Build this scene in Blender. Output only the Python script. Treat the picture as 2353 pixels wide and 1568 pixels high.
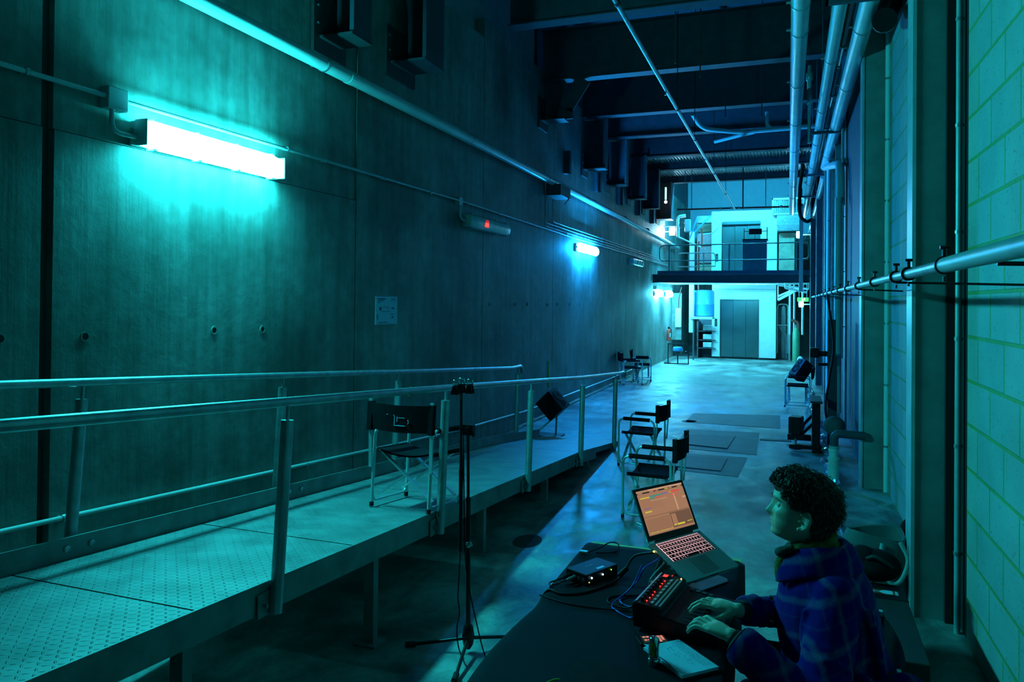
import bpy, math, random
from mathutils import Vector, Matrix, Euler
random.seed(7)
PI = math.pi
for o in list(bpy.data.objects):
    bpy.data.objects.remove(o)
scn = bpy.context.scene
COL = scn.collection

# ------------------------------------------------------------------ camera, world, exposure
CAM = Vector((0, 0, 1.9))
cd = bpy.data.cameras.new('camera')
cam = bpy.data.objects.new('camera', cd)
COL.objects.link(cam)
_y, _p, _r = .353864, .00852422, .00942304
fw = Vector((-math.sin(_y)*math.cos(_p), math.cos(_y)*math.cos(_p), math.sin(_p)))
r0 = Vector((math.cos(_y), math.sin(_y), 0)); u0 = r0.cross(fw)
rr = r0*math.cos(_r)+u0*math.sin(_r); uu = u0*math.cos(_r)-r0*math.sin(_r)
M = Matrix((rr, uu, -fw)).transposed().to_4x4(); M.translation = CAM
cam.matrix_world = M
cd.sensor_width = 36; cd.lens = 1718.86/2353*36
cd.shift_y = -(784-675.5)/2353; cd.shift_x = 0
cd.clip_start = .05; cd.clip_end = 200
scn.camera = cam
w = bpy.data.worlds.new('world'); scn.world = w; w.use_nodes = True
w.node_tree.nodes['Background'].inputs[0].default_value = (.02, .5, .55, 1)
w.node_tree.nodes['Background'].inputs[1].default_value = .002
vs = scn.view_settings
vs.view_transform = 'Standard'; vs.look = 'None'; vs.gamma = 1; vs.use_curve_mapping = False
vs.exposure = 0.0

# lamp colours and strengths (used by the lamp builders below)
TEAL = (.022, .89, .97)
BLUE = (.01, .42, 1.25)
CYAN = (.08, .72, 1.0)
L_MAIN, L_BLUE, L_PAIR, L_BULK = 210, 360, 350, 420

# ------------------------------------------------------------------ materials
def nodes(name):
    m = bpy.data.materials.new(name); m.use_nodes = True
    nt = m.node_tree; b = nt.nodes['Principled BSDF']
    return m, nt, b
def N(nt, t, **k):
    n = nt.nodes.new(t)
    for a, v in k.items():
        if a.startswith('i_'):
            n.inputs[int(a[2:])].default_value = v
        else: setattr(n, a, v)
    return n
def coords(nt, scale=(1, 1, 1), rot=(0, 0, 0)):
    tc = N(nt, 'ShaderNodeTexCoord'); mp = N(nt, 'ShaderNodeMapping')
    mp.inputs['Scale'].default_value = scale; mp.inputs['Rotation'].default_value = rot
    nt.links.new(tc.outputs['Object'], mp.inputs[0]); return mp.outputs[0]
def noise(nt, vec, sc, det=4, rough=.55, dist=0):
    n = N(nt, 'ShaderNodeTexNoise'); n.inputs['Scale'].default_value = sc
    n.inputs['Detail'].default_value = det; n.inputs['Roughness'].default_value = rough
    n.inputs['Distortion'].default_value = dist
    nt.links.new(vec, n.inputs['Vector']); return n.outputs['Fac']
def ramp(nt, fac, a, b, p0=.3, p1=.7):
    r = N(nt, 'ShaderNodeValToRGB'); r.color_ramp.elements[0].position = p0; r.color_ramp.elements[1].position = p1
    r.color_ramp.elements[0].color = (*a, 1); r.color_ramp.elements[1].color = (*b, 1)
    nt.links.new(fac, r.inputs[0]); return r.outputs[0]
def mixc(nt, fac, a, b, mode='MIX'):
    m = N(nt, 'ShaderNodeMix', data_type='RGBA', blend_type=mode)
    if isinstance(fac, (int, float)): m.inputs[0].default_value = fac
    else: nt.links.new(fac, m.inputs[0])
    for s, v in ((6, a), (7, b)):
        if isinstance(v, tuple): m.inputs[s].default_value = (*v, 1)
        else: nt.links.new(v, m.inputs[s])
    return m.outputs[2]
def math_(nt, op, a, b=None, c=None):
    m = N(nt, 'ShaderNodeMath', operation=op)
    for i, v in enumerate((a, b, c)):
        if v is None: continue
        if isinstance(v, (int, float)): m.inputs[i].default_value = v
        else: nt.links.new(v, m.inputs[i])
    return m.outputs[0]
def bump(nt, b, h, st=.3, d=.01):
    n = N(nt, 'ShaderNodeBump'); n.inputs['Strength'].default_value = st; n.inputs['Distance'].default_value = d
    nt.links.new(h, n.inputs['Height']); nt.links.new(n.outputs[0], b.inputs['Normal'])
def pm(name, col, rough=.5, metal=0., var=.12, vs_=6., bmp=0., bs=40., coat=0, spec=.5):
    m, nt, b = nodes(name)
    v = coords(nt); f = noise(nt, v, vs_)
    lo = tuple(c*(1-var) for c in col); hi = tuple(min(1, c*(1+var)) for c in col)
    nt.links.new(ramp(nt, f, lo, hi), b.inputs['Base Color'])
    b.inputs['Roughness'].default_value = rough; b.inputs['Metallic'].default_value = metal
    b.inputs['Coat Weight'].default_value = coat; b.inputs['Specular IOR Level'].default_value = spec
    if bmp: bump(nt, b, noise(nt, v, bs, 3), bmp, .004)
    return m
def em(name, col, s, sample=True):
    m, nt, b = nodes(name)
    b.inputs['Base Color'].default_value = (.02, .02, .02, 1)
    b.inputs['Emission Color'].default_value = (*col, 1); b.inputs['Emission Strength'].default_value = s
    if not sample: m.cycles.emission_sampling = 'NONE'
    return m
def concrete_wall():
    m, nt, b = nodes('board_concrete')
    v = coords(nt); vst = coords(nt, (4, 4, .35)); vfi = coords(nt, (9, 9, .3))
    big = noise(nt, v, .7, 5, .6); st = noise(nt, vst, 1.6, 6, .65); fi = noise(nt, vfi, 2., 4, .6); sp = noise(nt, v, 9, 5, .6)
    c = ramp(nt, big, (.11, .135, .12), (.34, .345, .33), .36, .64)
    c = mixc(nt, 1, c, ramp(nt, st, (.62, .66, .62), (1.12, 1.1, 1.12), .32, .68), 'MULTIPLY')
    c = mixc(nt, 1, c, ramp(nt, fi, (.88, .88, .88), (1.06, 1.06, 1.06), .3, .7), 'MULTIPLY')
    c = mixc(nt, 1, c, ramp(nt, sp, (.84, .85, .84), (1.06, 1.06, 1.06), .35, .6), 'MULTIPLY')
    nt.links.new(c, b.inputs['Base Color']); b.inputs['Roughness'].default_value = .62
    h = math_(nt, 'ADD', math_(nt, 'MULTIPLY', noise(nt, v, 14, 6, .65), .6), math_(nt, 'MULTIPLY', fi, .5))
    bump(nt, b, h, .35, .012); return m
def concrete_floor():
    m, nt, b = nodes('worn_concrete_floor')
    v = coords(nt); vx = coords(nt, (1, .8, 1))
    a = noise(nt, vx, .9, 7, .62, .4); s = noise(nt, vx, 3.2, 6, .65, .8); f = noise(nt, v, 30, 3)
    c = ramp(nt, a, (.07, .075, .075), (.42, .42, .40), .38, .62)
    c = mixc(nt, 1, c, ramp(nt, s, (.45, .46, .46), (1.2, 1.2, 1.2), .36, .6), 'MULTIPLY')
    c = mixc(nt, 1, c, ramp(nt, f, (.85, .85, .85), (1.05, 1.05, 1.05)), 'MULTIPLY')
    nt.links.new(c, b.inputs['Base Color'])
    rg = math_(nt, 'ADD', math_(nt, 'MULTIPLY', s, .6), .20); nt.links.new(rg, b.inputs['Roughness'])
    b.inputs['Specular IOR Level'].default_value = .6
    bump(nt, b, math_(nt, 'ADD', s, math_(nt, 'MULTIPLY', f, .3)), .25, .01); return m
def block_wall():
    m, nt, b = nodes('painted_blockwork')
    tc = N(nt, 'ShaderNodeTexCoord'); sx = N(nt, 'ShaderNodeSeparateXYZ'); cb = N(nt, 'ShaderNodeCombineXYZ')
    nt.links.new(tc.outputs['Object'], sx.inputs[0])
    nt.links.new(math_(nt, 'ADD', sx.outputs[1], -4.345), cb.inputs[0]); nt.links.new(math_(nt, 'ADD', sx.outputs[2], 0.0), cb.inputs[1])
    br = N(nt, 'ShaderNodeTexBrick'); nt.links.new(cb.outputs[0], br.inputs['Vector'])
    br.inputs['Color1'].default_value = (.40, .40, .38, 1); br.inputs['Color2'].default_value = (.34, .35, .33, 1)
    br.inputs['Mortar'].default_value = (.20, .31, .09, 1)
    br.inputs['Scale'].default_value = 1; br.inputs['Mortar Size'].default_value = .011; br.inputs['Mortar Smooth'].default_value = .35
    br.inputs['Brick Width'].default_value = .515; br.inputs['Row Height'].default_value = .2455; br.offset = .5
    v = coords(nt)
    c = mixc(nt, 1, br.outputs['Color'], ramp(nt, noise(nt, v, 2.5, 6), (.8, .82, .8), (1.1, 1.1, 1.1)), 'MULTIPLY')
    pit = noise(nt, v, 55, 3, .5); c = mixc(nt, 1, c, ramp(nt, pit, (.45, .5, .42), (1, 1, 1), .30, .36), 'MULTIPLY')
    nt.links.new(c, b.inputs['Base Color']); b.inputs['Roughness'].default_value = .7
    h = math_(nt, 'ADD', math_(nt, 'MULTIPLY', br.outputs['Fac'], -.9), math_(nt, 'MULTIPLY', noise(nt, v, 90, 3), .35))
    bump(nt, b, h, .6, .008); return m
def tread_plate():
    m, nt, b = nodes('tread_plate_steel')
    tc = N(nt, 'ShaderNodeTexCoord'); sx = N(nt, 'ShaderNodeSeparateXYZ'); nt.links.new(tc.outputs['Object'], sx.inputs[0])
    P_ = .032
    X = math_(nt, 'DIVIDE', sx.outputs[0], P_); Y = math_(nt, 'DIVIDE', sx.outputs[1], P_)
    par = math_(nt, 'MODULO', math_(nt, 'ABSOLUTE', math_(nt, 'ADD', math_(nt, 'FLOOR', X), math_(nt, 'FLOOR', Y))), 2)
    fx = math_(nt, 'SUBTRACT', math_(nt, 'FRACT', X), .5); fy = math_(nt, 'SUBTRACT', math_(nt, 'FRACT', Y), .5)
    sg = math_(nt, 'SUBTRACT', math_(nt, 'MULTIPLY', par, 2), 1)
    fy2 = math_(nt, 'MULTIPLY', fy, sg)
    u_ = math_(nt, 'ADD', fx, fy2); v_ = math_(nt, 'SUBTRACT', fx, fy2)
    d = math_(nt, 'ADD', math_(nt, 'POWER', math_(nt, 'DIVIDE', u_, .62), 2), math_(nt, 'POWER', math_(nt, 'DIVIDE', v_, .2), 2))
    mask = math_(nt, 'SUBTRACT', 1, math_(nt, 'MINIMUM', d, 1))
    v = coords(nt); nn = noise(nt, v, 5, 5, .6)
    c = ramp(nt, nn, (.17, .18, .18), (.30, .31, .31), .3, .7)
    nt.links.new(c, b.inputs['Base Color']); b.inputs['Metallic'].default_value = .35
    nt.links.new(math_(nt, 'ADD', math_(nt, 'MULTIPLY', nn, .25), .38), b.inputs['Roughness'])
    bump(nt, b, mask, .9, .004); return m
def plaid():
    m, nt, b = nodes('blue_plaid_wool')
    tc = N(nt, 'ShaderNodeTexCoord'); sx = N(nt, 'ShaderNodeSeparateXYZ'); nt.links.new(tc.outputs['Object'], sx.inputs[0])
    v = coords(nt); wob = math_(nt, 'MULTIPLY', math_(nt, 'SUBTRACT', noise(nt, v, 7, 2), .5), .05)
    def band(ax, per, w0, off=0.):
        q = math_(nt, 'FRACT', math_(nt, 'DIVIDE', math_(nt, 'ADD', math_(nt, 'ADD', ax, wob), off), per))
        return math_(nt, 'SMOOTH_MIN', math_(nt, 'MAXIMUM', math_(nt, 'MULTIPLY', math_(nt, 'SUBTRACT', w0, math_(nt, 'ABSOLUTE', math_(nt, 'SUBTRACT', q, .5))), 12), 0), 1, .1)
    s1 = math_(nt, 'ADD', sx.outputs[0], math_(nt, 'MULTIPLY', sx.outputs[1], .5)); s2 = math_(nt, 'SUBTRACT', sx.outputs[2], math_(nt, 'MULTIPLY', sx.outputs[0], .35))
    b1 = math_(nt, 'MAXIMUM', band(s1, .115, .12), math_(nt, 'MULTIPLY', band(s1, .115, .05, .05), .6))
    b2 = math_(nt, 'MAXIMUM', band(s2, .115, .12), math_(nt, 'MULTIPLY', band(s2, .115, .05, .05), .6))
    w_ = math_(nt, 'MULTIPLY', math_(nt, 'ADD', b1, b2), .5)
    fz = noise(nt, v, 160, 2); w2 = math_(nt, 'MULTIPLY', w_, math_(nt, 'ADD', fz, .15))
    c = mixc(nt, w2, (.003, .002, .12), (.10, .13, .20))
    nt.links.new(c, b.inputs['Base Color']); b.inputs['Roughness'].default_value = .95
    b.inputs['Sheen Weight'].default_value = .03; b.inputs['Specular IOR Level'].default_value = .1
    bump(nt, b, math_(nt, 'ADD', noise(nt, v, 16, 3), math_(nt, 'MULTIPLY', fz, .12)), .3, .015); return m

MT = {}
MT['conc'] = concrete_wall(); MT['floor'] = concrete_floor(); MT['block'] = block_wall(); MT['tread'] = tread_plate(); MT['plaid'] = plaid()
MT['col'] = pm('column_concrete', (.24, .25, .24), .75, 0, .25, 3, .3, 20)
MT['dark'] = pm('painted_void_shade', (.012, .013, .014), .9)
MT['galv'] = pm('galvanised_steel', (.42, .43, .44), .38, .75, .2, 14)
MT['galvd'] = pm('weathered_galvanised_steel', (.24, .25, .25), .55, .4, .3, 5)
MT['alu'] = pm('brushed_aluminium', (.66, .67, .68), .32, .55, .08)
MT['chrome'] = pm('chrome', (.75, .76, .78), .12, 1, .05)
MT['beam'] = pm('dark_painted_steel', (.05, .06, .08), .6, .1, .2)
MT['ceil'] = pm('dark_soffit', (.05, .06, .08), .8)
MT['wpipe'] = pm('white_painted_pipe', (.55, .57, .56), .35, 0, .12, 3)
MT['cond'] = pm('grey_conduit', (.42, .44, .45), .4, .2, .15)
MT['white'] = pm('white_paint', (.78, .79, .80), .5, 0, .04)
MT['blockp'] = pm('pale_panel', (.33, .35, .35), .7)
MT['bpan'] = pm('pale_blue_panel', (.42, .56, .66), .7, 0, .05)
MT['lift'] = pm('stainless_steel', (.17, .24, .23), .28, .9, .12, 1.5)
MT['blk'] = pm('black_fabric', (.007, .008, .010), .9, 0, .3, 30, .3, 200, 0, .12)
MT['blkp'] = pm('black_plastic', (.007, .008, .011), .5, 0, .2, spec=.2)
MT['blkm'] = pm('black_painted_steel', (.012, .013, .015), .35, .3, .2)
MT['rub'] = pm('black_rubber', (.01, .01, .01), .8)
MT['cloth'] = pm('black_tablecloth', (.003, .004, .009), .8, 0, .3, 3, .15, 15, 0, .12)
MT['red'] = pm('red_paint', (.55, .05, .03), .4)
MT['dred'] = pm('dull_red_pipe', (.28, .05, .04), .5)
MT['tank'] = pm('blue_tank_plastic', (.05, .27, .60), .35, 0, .08)
MT['ply'] = pm('plywood', (.42, .36, .25), .7, 0, .25, 4)
MT['wood'] = pm('timber', (.40, .30, .15), .6, 0, .2)
MT['green'] = pm('green_bottle_paint', (.12, .32, .18), .4)
MT['blued'] = pm('deep_blue_panel', (.02, .12, .20), .6)
MT['pvc'] = pm('white_pvc', (.62, .63, .58), .4)
MT['paper'] = pm('white_paper', (.52, .60, .76), .9, 0, .04)
MT['ink'] = pm('ink', (.05, .06, .12), .8)
MT['skin'] = pm('skin', (.55, .37, .28), .5, 0, .12, 12, .15, 120)
MT['nail'] = pm('fingernail', (.65, .48, .42), .3)
MT['lip'] = pm('lips', (.45, .20, .18), .45)
MT['eye'] = pm('eyeball', (.38, .38, .38), .15)
MT['iris'] = pm('iris', (.05, .06, .05), .15)
MT['hair'] = pm('dark_brown_hair', (.040, .030, .020), .55, 0, .4, 60)
MT['scarf'] = pm('olive_knit', (.07, .085, .012), .95, 0, .7, 55, .9, 150)
MT['scarfd'] = pm('dark_knit', (.03, .04, .03), .95, 0, .6, 60, .9, 150)
MT['jeans'] = pm('dark_trousers', (.02, .022, .03), .9)
MT['shirt'] = pm('black_undershirt', (.012, .012, .015), .9)
MT['lapalu'] = pm('silver_laptop_shell', (.38, .40, .40), .38, .6, .03)
MT['bag'] = pm('grey_canvas', (.085, .10, .10), .85, 0, .2, 6, .3, 120)
MT['bagl'] = pm('pale_webbing', (.30, .33, .32), .85)
MT['case'] = pm('dark_grey_case', (.026, .034, .034), .6, 0, .15, spec=.2)
MT['stred'] = pm('red_sticker', (.50, .05, .02), .6)
MT['bluec'] = pm('blue_cable', (.03, .05, .45), .4)
MT['greenc'] = pm('green_cable', (.20, .45, .03), .4)
MT['gold'] = pm('yellow_edge_strip', (.45, .42, .10), .6)
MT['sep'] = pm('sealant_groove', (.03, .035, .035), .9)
MT['yel'] = pm('yellow_marking', (.40, .42, .03), .8)
MT['cover'] = pm('steel_cover_plate', (.035, .038, .042), .6, .1, .3, 6)
MT['patch'] = pm('darkened_concrete', (.07, .073, .072), .6, 0, .3, 5)
MT['foil'] = pm('crinkled_foil', (.6, .62, .65), .25, .9, .1)
MT['diff'] = em('lit_diffuser', TEAL, L_MAIN)
MT['diffb'] = em('lit_blue_diffuser', BLUE, L_BLUE)
MT['diffc'] = em('lit_cyan_diffuser', CYAN, L_PAIR)
MT['diffu'] = em('added_upper_glow', (.03, .62, 1.), 1700)  # glow of the added batten that brightens the upper back wall
MT['bulk'] = em('lit_bulkhead', (.14, .62, 1.0), L_BULK)
MT['bulkw'] = em('lit_warm_bulkhead', (.32, .62, .78), L_BULK)
MT['offd'] = pm('unlit_diffuser', (.50, .55, .50), .3, 0, .2, 8)
MT['rled'] = em('red_led', (1, .02, .015), 5, False)
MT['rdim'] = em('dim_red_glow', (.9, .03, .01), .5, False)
MT['gled'] = em('green_led', (.25, 1, .05), 4, False)
MT['bled'] = em('white_blue_led', (.5, .8, 1), 12, False)
MT['yled'] = em('amber_led', (1, .8, .1), 4, False)
MT['glow'] = em('keyboard_backlight', (1, .55, .6), 1.0, False)
def scr(n, c, s=1.): return em(n, c, s, False)
MT['s_bg'] = scr('screen_tan', (.36, .17, .09)); MT['s_dk'] = scr('screen_dark', (.16, .075, .045)); MT['s_lt'] = scr('screen_light', (.55, .30, .18))
MT['s_ye'] = scr('screen_yellow', (.6, .5, .05)); MT['s_gr'] = scr('screen_teal', (.05, .25, .2)); MT['s_rd'] = scr('screen_red', (.75, .05, .05))
MT['s_pu'] = scr('screen_purple', (.2, .12, .3)); MT['s_or'] = scr('screen_orange', (.6, .28, .03)); MT['s_bk'] = scr('screen_black', (.02, .012, .01))
MT['s_pk'] = scr('phone_screen', (.75, .25, .18)); MT['exitg'] = em('exit_sign_green', (.04, .75, .12), 1.6, False); MT['exitw'] = em('exit_sign_white', (.9, 1, .8), 3, False)

# ------------------------------------------------------------------ mesh helpers
def V(*a): return Vector(a)
class MB:
    def __init__(s): s.v = []; s.f = []; s.mi = []; s.m = 0
    def add(s, vs, fs):
        n = len(s.v); s.v += [tuple(p) for p in vs]; s.f += [tuple(i+n for i in f) for f in fs]; s.mi += [s.m]*len(fs); return s
    def box(s, x0, x1, y0, y1, z0, z1, X=None):
        p = [V(x, y, z) for x in (x0, x1) for y in (y0, y1) for z in (z0, z1)]
        if X is not None: p = [X @ q for q in p]
        return s.add(p, [(0, 1, 3, 2), (4, 6, 7, 5), (0, 4, 5, 1), (2, 3, 7, 6), (0, 2, 6, 4), (1, 5, 7, 3)])
    def bar(s, a, b, w, h, up=V(0, 0, 1)):        # rectangular bar between two points
        a, b = V(*a), V(*b); d = b-a; L = d.length; d.normalize()
        if abs(d.dot(up)) > .95: up = V(1, 0, 0)
        sd = d.cross(up).normalized(); u2 = sd.cross(d)
        X = Matrix((sd, d, u2)).transposed().to_4x4(); X.translation = a
        return s.box(-w/2, w/2, 0, L, -h/2, h/2, X)
    def tube(s, pts, r, n=10, closed=False):
        pts = [V(*p) for p in pts]; k = len(pts)
        rs = r if isinstance(r, (list, tuple)) else [r]*k
        vs = []; prev = None
        for i, p in enumerate(pts):
            if closed: t = (pts[(i+1) % k]-pts[i-1])
            else: t = pts[min(i+1, k-1)]-pts[max(i-1, 0)]
            t.normalize()
            if prev is None:
                a = V(0, 0, 1) if abs(t.z) < .9 else V(1, 0, 0)
                nrm = t.cross(a).normalized()
            else:
                nrm = (prev-t*prev.dot(t)).normalized()
            prev = nrm; bn = t.cross(nrm)
            vs += [p+(nrm*math.cos(2*PI*j/n)+bn*math.sin(2*PI*j/n))*rs[i] for j in range(n)]
        fs = []
        for i in range(k if closed else k-1):
            a = i*n; b = ((i+1) % k)*n
            fs += [(a+j, a+(j+1) % n, b+(j+1) % n, b+j) for j in range(n)]
        if not closed:
            fs += [tuple(range(n))[::-1], tuple((k-1)*n+j for j in range(n))]
        return s.add(vs, fs)
    def cyl(s, a, b, r, n=14): return s.tube([a, b], r, n)
    def lathe(s, prof, c=(0, 0, 0), n=20, X=None):
        vs = []
        for r, z in prof:
            vs += [V(r*math.cos(2*PI*j/n), r*math.sin(2*PI*j/n), z) for j in range(n)]
        k = len(prof); fs = []
        for i in range(k-1):
            fs += [(i*n+j, i*n+(j+1) % n, (i+1)*n+(j+1) % n, (i+1)*n+j) for j in range(n)]
        fs += [tuple(range(n))[::-1], tuple((k-1)*n+j for j in range(n))]
        if X is not None: vs = [X @ q for q in vs]
        return s.add([q+V(*c) for q in vs], fs)
    def sph(s, c, r, n=12, m=8, X=None):
        prof = [(max(1e-4, math.sin(PI*i/m)), -math.cos(PI*i/m)) for i in range(m+1)]
        rx = r if isinstance(r, (tuple, list)) else (r, r, r)
        S = Matrix.Diagonal((*rx, 1)); S = (X @ S) if X is not None else S
        return s.lathe(prof, c, n, S)
    def prism(s, poly, a, b, ax='z'):
        def mk(p, t): return {'z': V(p[0], p[1], t), 'y': V(p[0], t, p[1]), 'x': V(t, p[0], p[1])}[ax]
        n = len(poly); vs = [mk(p, a) for p in poly]+[mk(p, b) for p in poly]
        return s.add(vs, [tuple(range(n))[::-1], tuple(range(n, 2*n))]+[(i, (i+1) % n, n+(i+1) % n, n+i) for i in range(n)])
    def loft(s, rings, cap=True):
        n = len(rings[0]); k = len(rings); vs = [p for r in rings for p in r]; fs = []
        for i in range(k-1): fs += [(i*n+j, i*n+(j+1) % n, (i+1)*n+(j+1) % n, (i+1)*n+j) for j in range(n)]
        if cap: fs += [tuple(range(n))[::-1], tuple((k-1)*n+j for j in range(n))]
        return s.add(vs, fs)
    def grid(s, rows):
        k = len(rows); n = len(rows[0])
        return s.add([p for r in rows for p in r], [(i*n+j, i*n+j+1, (i+1)*n+j+1, (i+1)*n+j) for i in range(k-1) for j in range(n-1)])
def arc(c, r, a0, a1, n, ax='xz'):
    out = []
    for i in range(n+1):
        a = math.radians(a0+(a1-a0)*i/n); p = [c[0], c[1], c[2]]
        p['xyz'.index(ax[0])] += r*math.cos(a); p['xyz'.index(ax[1])] += r*math.sin(a); out.append(tuple(p))
    return out
def rounded(pts, r=.05, n=5):         # polyline with rounded corners
    pts = [V(*p) for p in pts]; out = [pts[0]]
    for i in range(1, len(pts)-1):
        a, b, c = pts[i-1], pts[i], pts[i+1]
        d1 = (a-b); d2 = (c-b); q = min(r, d1.length*.49, d2.length*.49)
        p1 = b+d1.normalized()*q; p2 = b+d2.normalized()*q
        for j in range(n+1):
            t = j/n; out.append(p1*(1-t)**2+b*2*t*(1-t)+p2*t*t)
    out.append(pts[-1]); return out
def smooth_curve(pts, n=8):
    pts = [V(*p) for p in pts]; q = [pts[0]*2-pts[1]]+pts+[pts[-1]*2-pts[-2]]; out = []
    for i in range(1, len(q)-2):
        a, b, c, d = q[i-1:i+3]
        for j in range(n):
            t = j/n; out.append(.5*((2*b)+(c-a)*t+(2*a-5*b+4*c-d)*t*t+(3*b-a-3*c+d)*t**3))
    out.append(pts[-1]); return out
def build(name, mb, mats, parent=None, sm=False, bev=0, w=True, label=None, loc=None):
    me = bpy.data.meshes.new(name)
    vs = [V(*p) for p in mb.v]
    root = parent
    while root is not None and root.parent is not None: root = root.parent
    if parent is not None and w: off = root.location.copy()
    elif parent is None and w:
        if loc is None:
            xs = [p.x for p in vs]; ys = [p.y for p in vs]; zs = [p.z for p in vs]
            loc = V((min(xs)+max(xs))/2, (min(ys)+max(ys))/2, min(zs))
        off = V(*loc)
    else: off = V(0, 0, 0)
    me.from_pydata([p-off for p in vs], [], mb.f); me.update()
    mats = mats if isinstance(mats, (list, tuple)) else [mats]
    for m in mats: me.materials.append(MT[m] if isinstance(m, str) else m)
    if len(mats) > 1: me.polygons.foreach_set('material_index', mb.mi)
    if sm:
        me.polygons.foreach_set('use_smooth', [True]*len(me.polygons))
        try: me.set_sharp_from_angle(angle=math.radians(sm if sm > 1 else 40))
        except Exception: pass
    ob = bpy.data.objects.new(name, me); COL.objects.link(ob)
    if parent is not None: ob.parent = parent
    elif w: ob.location = off
    if bev:
        b = ob.modifiers.new('bevel', 'BEVEL'); b.width = bev; b.segments = 2; b.limit_method = 'ANGLE'
    if label: ob['label'] = label
    return ob
def tag(o, label, cat, group=None, kind=None):
    if label: o['label'] = label
    if cat: o['category'] = cat
    if group: o['group'] = group
    if kind: o['kind'] = kind
    return o
def thing(name, label, cat, loc=(0, 0, 0), rotz=0, group=None):
    o = bpy.data.objects.new(name, None); COL.objects.link(o); o.empty_display_size = .1
    o.location = loc; o.rotation_euler = (0, 0, rotz); return tag(o, label, cat, group)
def struct(name, mb, mats, sm=False, **k):
    o = build(name, mb, mats, None, sm, w=False, **k); o['kind'] = 'structure'; return o
def one(name, mb, mats, label, cat, group=None, sm=False, bev=0):
    return tag(build(name, mb, mats, None, sm, bev), label, cat, group)
def copy_tree(o, parent=None):
    c = o.copy(); COL.objects.link(c)
    if parent is not None: c.parent = parent
    for ch in list(o.children): copy_tree(ch, c)
    return c

# ------------------------------------------------------------------ the setting
YE = 31.0
m = MB(); m.box(-5.5, 3.2, -6, YE+2, -.2, 0); struct('floor', m, 'floor')
# concrete wall: cast panels with open joints, the lower lift standing a little proud near the camera
WX = -3.75
m = MB()
J = [-6, 0.0, 2.91, 5.97, 9.03, 12.15, 15.2, 18.25, 20.4, 23.4, 26.5, YE+1]
for i in range(len(J)-1):
    g = .035 if abs(J[i]-2.91) < .01 else .007; g2 = .035 if abs(J[i+1]-2.91) < .01 else .007
    a, b = J[i]+g, J[i+1]-g2
    if J[i+1] < 6: m.box(WX-.3, WX, a, b, -.1, 2.805); m.box(WX-.3, WX-.012, a, b, 2.812, 5.33)
    else: m.box(WX-.3, WX, a, b, -.1, 5.33 if b < 12 else 5.6)
m.m = 1; m.box(WX-.5, WX-.05, -6, YE+1, -.1, 5.32)
for y, z in ((.6, 1.67), (2.66, 1.68), (3.15, 1.67), (4.17, 1.67), (4.68, 1.66), (9.29, 1.84), (10.29, 1.84), (10.82, 1.84), (11.86, 1.83), (12.4, 1.84), (13.2, 1.84), (13.9, 1.84), (14.6, 1.84)):
    m.m = 1; m.lathe([(.02, 0), (.02, .003), (.012, .003)], (0, 0, 0), 14, Matrix.Translation((WX-.001, y, z)) @ Matrix.Rotation(PI/2, 4, 'Y'))
    m.m = 0; m.lathe([(.03, 0), (.03, .006), (.021, .006), (.021, 0)], (0, 0, 0), 14, Matrix.Translation((WX-.001, y, z)) @ Matrix.Rotation(PI/2, 4, 'Y'))
struct('wall_left', m, ['conc', 'sep'])
m = MB(); m.box(WX-.3, WX-.15, -6, 11.5, 5.33, 7.2)
for z in (5.9, 6.5): m.box(WX-.152, WX-.147, -6, 11.5, z, z+.01)
struct('wall_left_upper', m, 'blockp')
m = MB(); m.box(WX-.3, WX-.1, 11.5, YE+1, 5.6, 7.2); struct('wall_left_clerestory', m, 'beam')
# block wall in bays between the columns
m = MB(); m.box(.95, 1.2, -6, 4.85, 0, 7.2); m.box(.95, 1.2, 5.34, 8.42, 0, 7.2); struct('wall_right', m, 'block')
m = MB(); m.box(1.2, 1.5, -6, YE+1, -.05, 7.2); m.box(.96, 1.2, 4.9, 5.33, 0, 7.2); struct('wall_right_core', m, 'dark')  # near-black backing colour carries the darkness of the gap by the column
m = MB(); m.box(.78, 1.2, 12.02, 22.2, 0, 7.2); m.box(.80, 1.2, 8.75, 11.9, 0, 7.2); struct('wall_right_cladding', m, 'beam')
m = MB(); m.box(.78, 1.2, 22.3, YE+1, 0, 7.2); struct('wall_right_far', m, 'conc')
m = MB(); m.box(-5.5, 3.2, YE, YE+.3, 0, 4.5); struct('wall_back', m, 'conc')
m = MB(); m.box(-5.5, -2.9, YE-.02, YE+.3, 4.5, 7.2); m.box(-2.7, 3.2, YE-.02, YE+.3, 4.5, 7.2); m.box(-2.9, -2.7, YE, YE+.3, 4.5, 7.2); struct('wall_back_upper', m, 'bpan')
m = MB(); m.box(-5.5, 3.2, -6.3, -6, 0, 7.2); struct('wall_front', m, 'beam')
m = MB(); m.box(-5.5, 3.2, -6, YE+1, 6.9, 7.2)
for i in range(90):
    pass
struct('ceiling', m, 'ceil')

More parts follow.
